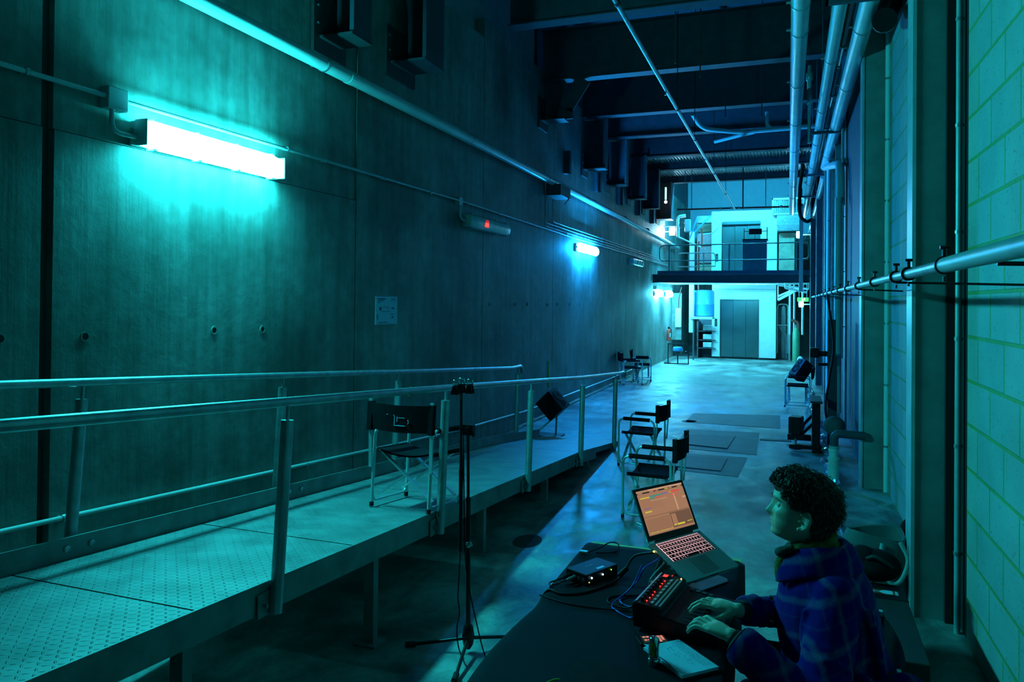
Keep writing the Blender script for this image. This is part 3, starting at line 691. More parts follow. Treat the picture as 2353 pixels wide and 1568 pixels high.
build('pipe', MB().tube(rounded([(-1.62, 13.6, 5.25), (-1.5, 13.9, 5.05), (-.85, 14.2, 5.0), (.6, 14.3, 5.05)], .2), .04, 12), 'wpipe', t, 60)
build('branch', MB().tube(rounded([(-1.32, 14.5, 4.92), (-.9, 14.35, 4.97), (-.6, 14.25, 5.0)], .1), .035, 12), 'wpipe', t, 60)
build('riser', MB().tube(rounded([(-.28, 14.25, 5.02), (-.38, 14.25, 5.1), (-.38, 14.25, 5.35)], .08), .035, 12), 'wpipe', t, 60)
for x, y in ((-.98, 12.6), (-1.12, 10.2), (-.42, 12.7), (-1.35, 9.5)):
    one('hanger_rod', MB().cyl((x, y, 4.9), (x, y, 6.92), .01, 6), 'dred', 'thin dark red rod hanging between the ceiling beams', 'rod', 'dark rods between the ceiling beams')
t = thing('ceiling_valve', 'small valve with pale fitting beside the straight overhead pipe', 'valve', (.22, 10.2, 4.6))
build('body', MB().lathe([(.03, 0), (.03, .3), (.045, .31), (.045, .4), (.025, .42), (.02, .5)], (.24, 10.3, 4.45), 12), 'cond', t, 60)
build('stem', MB().cyl((.24, 10.3, 3.95), (.24, 10.3, 4.45), .022, 10), 'galv', t, 60)
# pipe rack cross arms and strut at the near column
for y in (6.75, 11.9, 15.8, 19.0):
    m = MB(); m.box(.28, .75, y, y+.05, 4.40, 4.44); m.box(.28, .30, y, y+.05, 4.4, 4.62)
    one('pipe_rack_arm', m, 'beam', 'dark cross arm carrying the overhead pipe bundle', 'bracket', 'cross arms under the pipe bundle')
t = thing('shadow_strut', 'dark diagonal strut shaped from a bracket and a shadow between the nearest column and the pipe bundle', 'strut', (.8, 5.6, 4.2))  # dark bars: a bracket plus a shadow built as solid shape
build('strut', MB().bar((.94, 6.9, 3.75), (.94, 5.9, 4.6), .05, .05), 'blkm', t); build('cross_bar', MB().bar((.5, 6.6, 4.55), (.94, 5.6, 4.30), .04, .05), 'blkm', t)
one('air_duct_elbow', MB().tube(rounded([(.93, 7.6, 4.9), (.80, 7.5, 4.45), (.75, 7.0, 4.3)], .2), .10, 14), 'blkm', 'dark bulky elbow fitting up behind the largest overhead pipe', 'fitting', sm=60)

# ------------------------------------------------------------------ mezzanine walkway
MY = 22.0
t = thing('mezzanine', 'steel mezzanine walkway crossing in front of the upper lift doors', 'walkway', (-1.5, 24, 2.45))
m = MB(); m.box(-3.74, .55, MY-.01, MY+.01, 2.45, 2.68); m.box(-3.74, .55, MY-.06, MY+.06, 2.45, 2.465); m.box(-3.74, .55, MY-.06, MY+.06, 2.665, 2.68); build('edge_beam', m, 'beam', t)
build('deck', MB().box(-3.74, .55, MY, 26.15, 2.68, 2.70), 'galvd', t)
build('soffit', MB().box(-3.74, .55, MY+.1, 26.15, 2.60, 2.62), 'white', t)
build('toe_board', MB().box(-3.6, .55, MY+.03, MY+.04, 2.70, 2.80), 'blued', t)
for y in (23.3, 24.6): build('joist', MB().box(-3.74, .55, y, y+.03, 2.46, 2.6), 'cond', t)
t = thing('mezzanine_railing', 'two rail tube railing along the front edge of the mezzanine', 'railing', (-1.5, MY+.06, 2.7))
yr = MY+.08
build('rail', MB().tube(rounded([(-3.27, yr, 3.09), (-3.55, yr, 3.09), (-3.55, yr, 3.54), (-3.27, yr, 3.54), (.50, yr, 3.57)], .14), .018, 10), 'galvd', t, 60)
build('rail', MB().tube([(-3.27, yr, 3.09), (.50, yr, 3.11)], .018, 10), 'galvd', t, 60)
for x in (-3.27, -1.58, .20): build('post', MB().box(x-.02, x+.02, yr-.025, yr+.025, 2.70, 3.56), 'galvd', t)
build('gate_loop', MB().tube(rounded([(.30, yr+.02, 3.12), (.52, yr+.02, 3.12), (.52, yr+.02, 3.55), (.30, yr+.02, 3.55)], .12), .016, 8), 'galvd', t, 60)
t = thing('stair_railing', 'short looped railing behind the mezzanine front railing', 'railing', (-2.6, 23.6, 2.7))
build('rail', MB().tube(rounded([(-3.24, 23.6, 2.98), (-3.24, 23.6, 3.40), (-2.1, 23.6, 3.42), (-2.1, 23.6, 3.00)], .14), .018, 10, True), 'galvd', t, 60)
for x in (-2.45, -2.9): build('post', MB().box(x-.02, x+.02, 23.58, 23.62, 2.7, 3.42), 'galvd', t)
t = thing('lectern', 'dark blue fronted lectern standing on the mezzanine', 'lectern', (-.92, 23.0, 2.7))
m = MB(); m.prism([(-1.24, 2.70), (-.60, 2.70), (-.585, 3.71), (-1.225, 3.71)], 22.7, 23.2, 'y'); build('body', m, 'blued', t, bev=.01)
build('side_edge', MB().box(-1.262, -1.243, 22.68, 23.2, 2.70, 3.70), 'white', t)
build('top_ledge', MB().box(-1.26, -.56, 22.66, 23.24, 3.71, 3.735), 'blkp', t)
m = MB(); m.box(-1.235, -1.215, 22.9, 22.93, 3.73, 4.07); m.box(-.60, -.575, 22.9, 22.93, 3.73, 4.09); m.box(-1.22, -.6, 22.9, 22.92, 3.97, 3.99); build('frame', m, 'blkm', t)
t = thing('monitor', 'small black monitor mounted above the lectern on the mezzanine', 'monitor', (-.92, 22.88, 3.73))
build('screen_housing', MB().box(-1.09, -.73, 22.84, 22.90, 3.885, 4.05), 'blkp', t, bev=.006)
build('stem', MB().box(-.93, -.91, 22.88, 22.90, 3.73, 3.88), 'gold', t)

# ------------------------------------------------------------------ lift tower
LY = 26.2
m = MB()
m.box(-2.43, -2.17, LY, 29, 0.06, 2.62); m.box(-.91, -.38, LY, 29, .06, 2.62); m.box(-2.17, -.91, LY, 29, 1.98, 2.62)
m.box(-2.46, -2.13, LY, 29, 2.70, 4.98); m.box(-.88, -.36, LY, 29, 2.70, 4.98); m.box(-2.13, -.88, LY, 29, 4.6, 4.98); m.box(-2.4, -.4, 28.5, 29, 0, 5)
struct('wall_lift', m, 'white')
m = MB(); m.box(-2.43, -2.18, LY-.012, LY, 0, .06); m.box(-.90, -.38, LY-.012, LY, 0, .06); m.box(-2.43, -.38, LY, 28, 0, .06); struct('baseboard_lift', m, 'blkp')
m = MB(); m.box(-2.43, -.38, LY-.006, LY-.002, 2.33, 2.345); struct('trim_2', m, 'cond')
def lift_door(nm, x0, x1, z0, z1):
    t = bpy.data.objects.new(nm, None); COL.objects.link(t); t.location = ((x0+x1)/2, LY, z0); t['kind'] = 'structure'
    w_ = (x1-x0)/3
    for i in range(3): build('door_panel', MB().box(x0+i*w_+.004, x0+(i+1)*w_-.004, LY+.08-.012*i, LY+.1-.012*i, z0, z1), 'lift', t)
    m = MB(); m.box(x0-.02, x0, LY-.01, LY+.12, z0, z1+.02); m.box(x1, x1+.02, LY-.01, LY+.12, z0, z1+.02); m.box(x0-.02, x1+.02, LY-.01, LY+.12, z1, z1+.03); build('door_frame', m, 'lift', t)
lift_door('door_1', -2.15, -.93, .02, 1.97); lift_door('door_2', -2.11, -.90, 2.71, 4.56)
one('lift_canopy', MB().box(-2.10, -.88, LY-.06, LY, 4.52, 4.62), 'lift', 'shallow steel canopy over the upper lift doors', 'canopy')
for nm, x, z in (('call button panel beside the lower lift doors', -2.30, 1.08), ('call button panel beside the upper lift doors', -2.28, 3.28)):
    t = thing('call_panel', 'grey '+nm, 'button panel', (x, LY, z))
    build('plate', MB().box(x-.04, x+.04, LY-.015, LY-.002, z, z+.26), 'cover', t)
    for k in (.08, .15): build('button', MB().cyl((x, LY-.022, z+k), (x, LY-.014, z+k), .015, 10), 'galv', t)

# right of the lift, upper level
m = MB(); m.box(-.30, .18, 26.0, 26.05, 2.71, 4.18); one('plywood_sheet', m, 'ply', 'plywood sheet standing upright beside the upper lift doors', 'plywood')
t = thing('air_duct', 'pale ventilation duct above the plywood sheet', 'duct', (-.05, 26.0, 4.1))
build('casing', MB().box(-.36, .42, 25.7, 26.6, 4.22, 4.74), 'galv', t, bev=.02); build('seam', MB().box(-.37, .43, 25.69, 26.6, 4.42, 4.45), 'cond', t)
t = thing('ventilation_grille', 'square louvred ventilation grille above the duct', 'grille', (0, 26.0, 4.8))
m = MB(); m.box(-.52, -.48, 25.95, 26.1, 4.80, 5.33); m.box(.44, .50, 25.95, 26.1, 4.80, 5.30); m.box(-.52, .5, 25.95, 26.1, 5.27, 5.33); m.box(-.52, .5, 25.95, 26.1, 4.78, 4.83); build('frame', m, 'white', t)
build('backing', MB().box(-.48, .46, 26.06, 26.1, 4.8, 5.3), 'cond', t)
m = MB()
for k in range(16): m.box(-.47+k*.058, -.45+k*.058, 25.98, 26.05, 4.83, 5.27)
build('louvres', m, 'cond', t)
def bulkhead(loc, label, mt, s=1.):
    x, y, z = loc; t = thing('bulkhead_lamp', label, 'lamp', (x, y, z))
    build('base', MB().box(x-.08*s, x+.08*s, y+.02, y+.06, z-.10*s, z+.10*s), 'cond', t, bev=.01)
    build('globe', MB().sph((x, y, z), (.07*s, .05*s, .09*s), 14, 10), mt, t, True); return t
bulkhead((.30, 24.4, 3.98), 'glaring bulkhead lamp beside the plywood sheet on the mezzanine', 'bulk', 1.1)
one('lamp_arm', MB().bar((.30, 24.47, 3.98), (.79, 24.47, 3.98), .03, .03), 'cond', 'short arm holding the bulkhead lamp off the far wall above the mezzanine', 'bracket')
one('lamp_arm', MB().bar((.36, 23.95, 1.86), (.79, 23.95, 1.86), .03, .03), 'cond', 'short arm holding the round lamp under the exit sign', 'bracket')
one('lamp_arm', MB().bar((-3.50, 24.27, 4.15), (WX, 24.27, 4.15), .03, .03), 'cond', 'short arm holding the bulkhead lamp on the concrete wall', 'bracket')
bulkhead((.36, 23.9, 1.86), 'glowing round lamp under the green exit sign', 'diffc', .9)
bulkhead((-3.50, 24.2, 4.15), 'glaring bulkhead lamp high on the wall above the mezzanine', 'bulkw', 1.3)
one('mezzanine_column', MB().box(.27, .37, 21.75, 21.85, 2.2, 4.6), 'wpipe', 'pale vertical pipe duct in front of the mezzanine end', 'duct')
one('cable_loop', MB().tube(smooth_curve([(.33, 20.78, 5.51), (.30, 21.2, 5.2), (.27, 21.2, 4.9), (.27, 21.2, 4.35), (.32, 21.2, 4.15), (.45, 21.2, 4.05), (.55, 21.2, 4.1)]), .045, 10), 'blkp', 'thick black cable loop beside the overhead pipes near the mezzanine', 'cable', sm=60)
# left of the lift, upper level: pipework and plant
m = MB()
for i, (z0, z1, mt) in enumerate(((2.72, 3.25, 0), (3.3, 3.9, 1), (3.95, 4.35, 1), (4.42, 4.7, 0), (4.75, 5.0, 1))):
    m.m = mt; m.box(-3.1, -2.46, 27.6, 27.9, z0, z1)
one('plant_shelving', m, ['ply', 'galv'], 'stacked plant equipment behind the looped mezzanine railing', 'equipment')
t = thing('valve_assembly', 'cluster of bent white pipe and valves high by the wall over the mezzanine', 'pipework', (-3.1, 24, 4.2))
build('bent_pipe', MB().tube(rounded([(-3.28, 24, 3.95), (-3.3, 24, 4.6), (-3.05, 24, 4.62)], .15), .05, 12), 'wpipe', t, 60)
build('valve_body', MB().box(-3.08, -2.9, 23.95, 24.1, 4.1, 4.5), 'cond', t, bev=.02); build('wall_stay', MB().bar((WX, 24.02, 4.3), (-3.25, 24.02, 4.3), .03, .03), 'cond', t); build('hand_wheel', MB().tube(arc((-3.15, 23.9, 4.3), .09, 0, 350, 14, 'xz'), .012, 6), 'dred', t)
build('diagonal_pipe', MB().tube([(-3.28, 24, 3.95), (-2.55, 24, 3.6)], .03, 10), 'wpipe', t, 60)
build('red_riser', MB().tube([(-2.55, 24, 3.6), (-2.55, 24, 4.2)], .03, 10), 'red', t, 60)
build('flex_hose', MB().tube(smooth_curve([(-2.6, 24, 4.0), (-2.25, 24, 4.05), (-2.05, 24, 4.25), (-1.95, 24, 4.55)]), .02, 8), 'wpipe', t, 60)
build('blue_stay', MB().bar((-2.95, 24.2, 3.9), (-2.7, 24.2, 4.6), .04, .04), 'tank', t); build('blue_stay', MB().bar((-2.8, 24.2, 4.1), (-2.3, 24.2, 4.62), .04, .04), 'tank', t)
one('vertical_duct', MB().box(-3.05, -2.90, 25.0, 25.2, 0.9, 4.2), 'wpipe', 'pale vertical duct rising through the mezzanine beside the lift', 'duct')
one('riser_pipe', MB().cyl((-2.78, 25.3, 1.3), (-2.78, 25.3, 3.9), .03, 10), 'dred', 'red riser pipe behind the pale vertical duct', 'pipe', sm=60)
# left of the lift, ground level
t = thing('plant_shelf', 'steel shelf bracket carrying the blue tank', 'shelf', (-2.65, 25.3, 1.3))
build('board', MB().box(-3.0, -2.3, 24.9, 25.8, 1.34, 1.42), 'cond', t)
build('post', MB().box(-2.92, -2.88, 24.95, 25.0, 0, 1.34), 'beam', t)
t = thing('water_tank', 'rounded blue tank standing on the steel shelf beside the lift', 'tank', (-2.62, 25.4, 1.42))
build('body', MB().lathe([(.30, 0), (.34, .03), (.34, .38), (.345, .39), (.345, .41), (.34, .42), (.34, .80), (.30, .86), (.1, .88)], (-2.62, 25.4, 1.42), 24), 'tank', t, 50)
t = thing('storage_rack', 'dark rack with stacked bins under the blue tank', 'rack', (-2.5, 26, 0))
build('frame', MB().box(-2.9, -2.86, 26, 26.5, 0, 1.25), 'beam', t); build('back', MB().box(-2.9, -2.3, 26.5, 26.52, 0, 1.3), 'beam', t)
for z in (.35, .62, .92): build('shelf', MB().box(-2.9, -2.3, 26, 26.5, z-.02, z), 'beam', t)
for z in (.37, .64, .94): one('storage_bin', MB().box(-2.70, -2.42, 26.0, 26.4, z, z+.17), 'cond', 'grey storage bin on the dark rack beside the lift', 'bin', 'grey bins on the rack beside the lift', bev=.01)
m = MB(); m.box(-3.62, -3.42, 25.9, 26.0, 1.03, 1.68); t = one('electrical_cabinet', m, 'white', 'pale wall cabinet above the fire extinguisher', 'cabinet', bev=.01)
one('cabinet_bracket', MB().box(WX, -3.42, 26.0, 26.06, .6, 2.2), 'conc', 'concrete pier behind the pale wall cabinet', 'pier')
one('conduit_drop', MB().tube(rounded([(-3.52, 25.95, 1.68), (-3.52, 25.95, 2.0), (-3.42, 25.95, 2.4)], .1), .015, 8), 'dred', 'thin conduit dropping into the pale wall cabinet', 'conduit')
t = thing('fire_extinguisher', 'red fire extinguisher hanging on the wall by the pale cabinet', 'fire extinguisher', (-3.66, 24.6, .62))
build('cylinder', MB().lathe([(.05, 0), (.07, .01), (.07, .34), (.05, .38), (.02, .40)], (-3.64, 24.6, .62), 16), 'red', t, 50)
build('label', MB().box(-3.60, -3.565, 24.54, 24.60, .75, .88), 'paper', t)
build('valve', MB().box(-3.67, -3.61, 24.57, 24.63, 1.02, 1.08), 'blkp', t)
build('hose', MB().tube(smooth_curve([(-3.62, 24.6, 1.05), (-3.55, 24.55, .98), (-3.55, 24.55, .75)]), .012, 8), 'blkp', t, 60)
t = thing('dish_stand', 'square dark metal frame holding a bowl shaped horn', 'frame', (-3.1, 23.1, 0))
F_ = 'cover'
m = MB(); m.box(-3.45, -3.42, 23.1, 23.13, 0, .63); m.box(-2.84, -2.81, 23.1, 23.13, 0, .63); m.box(-3.45, -2.81, 23.1, 23.13, .60, .63); m.box(-3.45, -2.81, 23.1, 23.13, 0, .03); m.box(-3.56, -3.42, 23.1, 23.5, 0, .03); build('frame', m, 'blkm', t)
build('horn', MB().lathe([(.03, -.12), (.05, -.1), (.14, 0), (.15, .02)], (-3.15, 23.15, .38), 18), 'blkm', t, 50)
build('bowl', MB().lathe([(.15, 0), (.155, .06), (.13, .12), (.02, .13)], (-3.15, 23.15, .40), 18), 'tank', t, 50)
build('stem', MB().cyl((-3.15, 23.15, .02), (-3.15, 23.15, .30), .02, 8), 'blkm', t)
one('small_lamp_head', MB().sph((-2.9, 23.14, .36), .045, 10, 8), 'blkp', 'small black lamp head clamped on the square frame', 'lamp head', sm=True)
# right of the lift, ground level
t = thing('mesh_gate', 'wire mesh gate with rounded tube frame beside the lift', 'gate', (-.1, 26.5, 0))
build('frame', MB().tube(rounded([(-.34, 26.5, .22), (-.34, 26.5, 1.85), (.0, 26.5, 1.85), (.0, 26.5, .22)], .12), .025, 8, True), 'galv', t, 60)
build('mid_rail', MB().cyl((-.34, 26.5, 1.15), (0, 26.5, 1.15), .02, 8), 'galv', t)
m = MB()
for k in range(-12, 30):
    for s in (1, -1):
        a = .24+k*.07; pts = [(-.33, 26.5, a), (-.01, 26.5, a+s*.32)]
        if all(.22 < p[2] < 1.85 for p in pts): m.bar(pts[0], pts[1], .005, .005)
build('mesh', m, 'galvd', t)
one('gate_post', MB().cyl((.05, 26.3, 0), (.05, 26.3, 2.3), .04, 12), 'galv', 'round post the mesh gate hangs on', 'post', sm=60)
t = thing('gas_bottle', 'green gas bottle standing beside the mesh gate', 'gas bottle', (.24, 25.6, 0))
build('cylinder', MB().lathe([(.10, .0), (.11, .02), (.11, .95), (.07, 1.08), (.03, 1.12)], (.24, 25.6, .0), 18), 'green', t, 50)
build('valve', MB().cyl((.24, 25.6, 1.1), (.24, 25.6, 1.2), .03, 8), 'chrome', t)
t = thing('red_valve', 'reddish valve fitting above the gas bottle', 'valve', (.15, 25.8, 1.3))
build('pipe', MB().tube(rounded([(.05, 25.8, 1.35), (.30, 25.8, 1.28), (.33, 25.8, 1.0)], .08), .05, 10), 'dred', t, 60)
one('white_cylinder', MB().lathe([(.07, 0), (.075, .02), (.075, .55), (.06, .60), (.02, .62)], (-.15, 27.3, 0), 14, Matrix.Diagonal((1, 1, 2.9, 1))), 'white', 'tall white cylinder behind the mesh gate', 'cylinder', sm=50)
one('vent_pipe', MB().tube(rounded([(-.26, 27, 1.1), (-.15, 27, .9), (-.05, 27, .75), (-.05, 27, .0)], .1), .05, 10), 'cond', 'bent grey pipe behind the lower half of the mesh gate', 'pipe', sm=60)
one('white_bag', MB().sph((.36, 25.0, .12), (.09, .07, .12), 10, 8), 'paper', 'white bag on the floor by the gas bottle', 'bag', sm=True)
one('black_case', MB().box(.30, .52, 24.6, 24.8, 0, .1), 'blkp', 'small black case on the floor by the gas bottle', 'case', bev=.01)
t = thing('exit_sign', 'green exit sign above the round lamp at the end of the hall', 'sign', (.41, 24, 1.96))
for x in (.3, .52): build('hanging_rod', MB().cyl((x, 24.015, 2.06), (x, 24.015, 2.62), .005, 6), 'galv', t)
build('panel', MB().box(.25, .57, 24.0, 24.03, 1.94, 2.06), 'exitg', t)
m = MB(); y = 23.995
m.sph((.455, 23.995, 2.037), (.012, .003, .012), 8, 6); m.bar((.45, y, 2.02), (.44, y, 1.985), .006, .016, V(0, 1, 0)); m.bar((.44, y, 1.985), (.46, y, 1.955), .006, .01, V(0, 1, 0)); m.bar((.44, y, 1.985), (.415, y, 1.965), .006, .01, V(0, 1, 0)); m.bar((.45, y, 2.015), (.43, y, 2.0), .006, .008, V(0, 1, 0)); m.bar((.45, y, 2.015), (.475, y, 2.005), .006, .008, V(0, 1, 0))
m.box(.385, .405, 23.993, 23.997, 1.955, 2.045)
build('running_figure', m, 'exitw', t)
for i, (a, b, r) in enumerate((((-.30, 24.2, 1.98), (.30, 24.2, 2.32), .04), ((-.3, 25.2, 2.1), (.45, 25.2, 2.45), .035), ((-.3, 23.2, 2.42), (.55, 23.2, 2.3), .03), ((-.1, 23.0, 2.33), (.5, 23.0, 2.2), .03))):
    m = MB(); m.tube([a, b], r, 10)
    for q in (a, b): m.cyl(q, (q[0], q[1], 2.62), .01, 6)
    one('soffit_pipe', m, 'white', 'white pipe slanting under the mezzanine near the exit sign', 'pipe', 'white pipes under the mezzanine end', sm=60)
for x, y in ((.05, 25.2), (.18, 25.9), (.42, 25.2)):
    one('ground_pipe', MB().cyl((x, y, .9), (x, y, 2.55), .035, 10), 'wpipe', 'vertical pipe beside the mesh gate under the mezzanine', 'pipe', 'vertical pipes beside the mesh gate', sm=60)
t = thing('wall_reel', 'dark round reel on the far wall below the exit sign', 'reel', (.60, 23.6, 1.2))
build('drum', MB().cyl((.78, 23.6, 1.45), (.60, 23.6, 1.45), .22, 18), 'blkm', t, 50)
# added battens, hidden from view, brightening the mezzanine end below and above
t = thing('added_batten', 'added glowing tube batten hidden under the mezzanine in front of the lower lift doors', 'lamp', (-1.2, 23.8, 2.4))
build('body', MB().box(-1.9, -.6, 24.0, 24.08, 2.55, 2.6), 'white', t); build('tube', MB().cyl((-1.85, 24.04, 2.535), (-.65, 24.04, 2.535), .016, 10), 'diffc', t, 60)
t = thing('added_batten', 'added glowing tube batten hidden above the upper lift doors', 'lamp', (-1.2, 24.4, 5.4))
build('body', MB().box(-2.6, -.4, 23.3, 23.38, 5.92, 5.96), 'white', t); build('tube', MB().cyl((-2.5, 23.34, 5.9), (-.5, 23.34, 5.9), .02, 10), 'diffu', t, 60)
for x in (-2.4, -.6): build('hanger', MB().cyl((x, 23.34, 5.95), (x, 23.34, 6.92), .006, 6), 'galv', t)

# ------------------------------------------------------------------ director chairs
def director_chair(loc, rz, label, group=None, W=.46):
    t = thing('director_chair', label, 'chair', loc, rz, group)
    D, A, S, B = .42, .545, .385, .73
    for s in (-1, 1):
        x = s*W/2
        m = MB(); m.tube(rounded([(x, -D/2, .015), (x, -D/2, A), (x, D/2, A), (x, D/2, .015)], .075, 6), .0115, 10)
        m.tube(rounded([(x, -D/2, .13), (x, -D/2+.01, .035), (x, D/2-.01, .035), (x, D/2, .13)], .07, 6), .009, 8)
        sf = build('side_frame', m, 'alu', t, 60, w=False)
        for q in (-1, 1): build('foot', MB().cyl((x, q*D/2, 0), (x, q*D/2, .03), .015, 10), 'rub', sf, 60, w=False)
        m = MB(); m.tube([(x, -D/2+.055, A+.002), (x, D/2-.055, A+.002)], .021, 10); build('armrest', m, 'blk', t, 60, w=False)
        m = MB(); m.bar((x+s*.012, -D/2-.018, .27), (x+s*.016, -D/2-.05, B+.01), .022, .012, V(0, 1, 0)); build('back_post', m, 'alu', t, w=False)
        m = MB(); m.tube([(s*.20, -D/2+.03, S), (s*.20, D/2-.03, S)], .010, 8); build('seat_rail', m, 'alu', t, 60, w=False)
    for y in (-D/2+.06, D/2-.06):
        for s in (-1, 1):
            m = MB(); m.bar((s*.205, y+s*.008, S), (-s*W/2*.98, y+s*.008, .07), .012, .027, V(0, 1, 0)); build('cross_leg', m, 'alu', t, w=False)
    # seat sling
    rows = []
    for k in range(9):
        u_ = -1+2*k/8; x = u_*.205; z = S+.012-.035*(1-u_*u_)
        rows.append([V(x, y, z) for y in (-D/2+.03, -.06, .06, D/2-.03)])
    m = MB(); m.grid(rows); m.grid([[p-V(0, 0, .012) for p in r] for r in rows][::-1])
    m.box(-.215, -.195, -D/2+.03, D/2-.03, S-.016, S+.013); m.box(.195, .215, -D/2+.03, D/2-.03, S-.016, S+.013)
    build('seat', m, 'blk', t, True, w=False)
    m = MB(); n = 10; f = []; g = []
    for k in range(n+1):
        u_ = -1+2*k/n; x = u_*(W/2+.012); y = -D/2-.035-.03*(1-u_*u_)
        zs = (.525, .58, .65, .71)
        f.append([V(x, y-(z-.52)*.1, z+.01*abs(u_)) for z in zs]); g.append([V(x, y-.008-(z-.52)*.1, z+.01*abs(u_)) for z in zs])
    m.grid(f); m.grid(g[::-1])
    for k in range(n):
        for i in (0, 3):
            m.add([f[k][i], f[k+1][i], g[k+1][i], g[k][i]], [(0, 1, 2, 3)])
    for s in (-1, 1): m.box(s*(W/2+.014)-.017, s*(W/2+.014)+.017, -D/2-.06, -D/2-.02, .525, .725)
    build('backrest', m, 'blk', t, True, w=False)
    return t
ch = director_chair((-2.315, 4.47, dz(4.47)+.006), math.radians(-4), 'director chair standing on the ramp seen from behind with white lettering', None, .43)
ch.rotation_euler = (-math.atan(.0785), 0, math.radians(-4))
ch.scale = (1, 1, .94)
back = [c for c in ch.children if c.name.startswith('backrest')][0]
m = MB(); yb = -.292
for a, b in (((-.02, .64), (-.02, .575)), ((-.02, .575), (.06, .575)), ((-.02, .64), (-.03, .645)), ((.0, .635), (.0, .60)), ((.0, .628), (.055, .628)), ((.08, .62), (.085, .60)), ((.085, .60), (.08, .59)), ((-.08, .645), (-.07, .645))):
    m.bar((a[0], yb, a[1]), (b[0], yb, b[1]), .003, .007, V(0, 1, 0))
build('printed_lettering', m, 'paper', back, w=False)
director_chair((-1.60, 8.78, 0), math.radians(84), 'empty director chair standing near the ramp end, facing the ramp')
director_chair((-1.13, 6.74, 0), math.radians(86), 'empty director chair standing right behind the laptop')
director_chair((-3.38, 17.1, 0), math.radians(-68), 'director chair against the concrete wall, the one nearer the ramp rail end')
director_chair((-3.30, 18.05, 0), math.radians(-80), 'director chair against the concrete wall, the one nearer the mezzanine')
director_chair((.17, 14.78, 0), math.radians(88), 'director chair by the dark cladding holding a tilted loudspeaker')

# ------------------------------------------------------------------ loudspeakers
def speaker(loc, rot, size, label, led=True, cones=((0, .27, .05), (0, -.12, .085)), nm='loudspeaker'):
    w_, h, d = size; t = thing(nm, label, 'loudspeaker', loc); t.rotation_euler = rot
    build('cabinet', MB().box(-w_/2, w_/2, -d/2, d/2, -h/2, h/2), 'blkp', t, bev=.012, w=False)
    build('baffle', MB().box(-w_/2+.006, w_/2-.006, -d/2-.006, -d/2+.001, -h/2+.006, h/2-.006), 'beam', t, w=False)
    for cx, cz, r in cones:
        cx, cz = cx*w_, cz*h
        X = Matrix.Rotation(PI/2, 4, 'X')
        build('cone', MB().lathe([(r, 0), (r, .012), (r*.85, .014), (r*.3, -.002), (.01, .004)], (cx, -d/2-.004, cz), 22, X), 'blkm', t, 50, w=False)
    if led: build('led', MB().box(-.005, .005, -d/2-.012, -d/2-.004, .03, .04), 'yled', t, w=False)
    return t
_n = V(.72, -.16, .68).normalized(); _h = V(.66, 0, -.72); _h = (_h-_n*_h.dot(_n)).normalized(); _Y = -_n
_R = Matrix((_Y.cross(_h), _Y, _h)).transposed().to_euler()
sp = speaker((-3.09, 10.05, .445), tuple(_R), (.26, .32, .28), 'black loudspeaker tipped back on a small yoke beyond the ramp rail')
t = thing('speaker_yoke', 'small pale yoke stand under the tipped loudspeaker', 'stand', (-3.1, 10.1, 0))
build('foot', MB().tube(rounded([(-3.32, 9.95, .02), (-3.18, 10.02, .16), (-3.05, 10.1, .28)], .05), .012, 8), 'galv', t, 60); build('base', MB().box(-3.34, -2.95, 9.9, 10.2, 0, .02), 'blkm', t)
build('upright', MB().cyl((-3.05, 10.08, .01), (-3.03, 10.06, .32), .014, 8), 'galv', t, 60)
speaker((.235, 14.75, .66), (math.radians(-38), 0, math.radians(-58)), (.24, .36, .22), 'black loudspeaker lying tilted on a director chair')
t = thing('speaker_stand', 'black timber L shaped stand with diagonal braces', 'stand', (.2, 10.6, 0))
build('upright', MB().box(.29, .39, 10.25, 10.35, 0, .64), 'blkm', t, bev=.004)
build('base_rail', MB().box(.02, .42, 10.28, 10.34, .03, .08), 'blkm', t); build('base_rail', MB().box(.0, .3, 10.85, 10.92, .04, .12), 'blkm', t)
build('base_rail', MB().box(.30, .38, 10.2, 11.0, 0, .05), 'blkm', t)
build('brace', MB().bar((.10, 10.5, .10), (.33, 10.32, .38), .03, .03), 'blkm', t); build('brace', MB().bar((.08, 10.8, .12), (.33, 10.6, .45), .03, .03), 'blkm', t)
build('top_board', MB().box(.27, .41, 10.1, 10.75, .64, .67), 'cover', t)
t2 = speaker((.105, 10.45, .31), (0, 0, math.radians(168)), (.155, .22, .2), 'small black loudspeaker on a short pole in front of the black timber stand', False)
t = thing('pole_mount', 'short metal pole carrying the small loudspeaker', 'pole', (.10, 10.45, 0))
build('pole', MB().cyl((.10, 10.45, .01), (.10, 10.45, .2), .015, 10), 'galv', t, 60); build('clamp', MB().box(.04, .16, 10.4, 10.5, .14, .2), 'blkm', t, bev=.005); build('base', MB().cyl((.10, 10.45, 0), (.10, 10.45, .015), .07, 14), 'blkm', t)

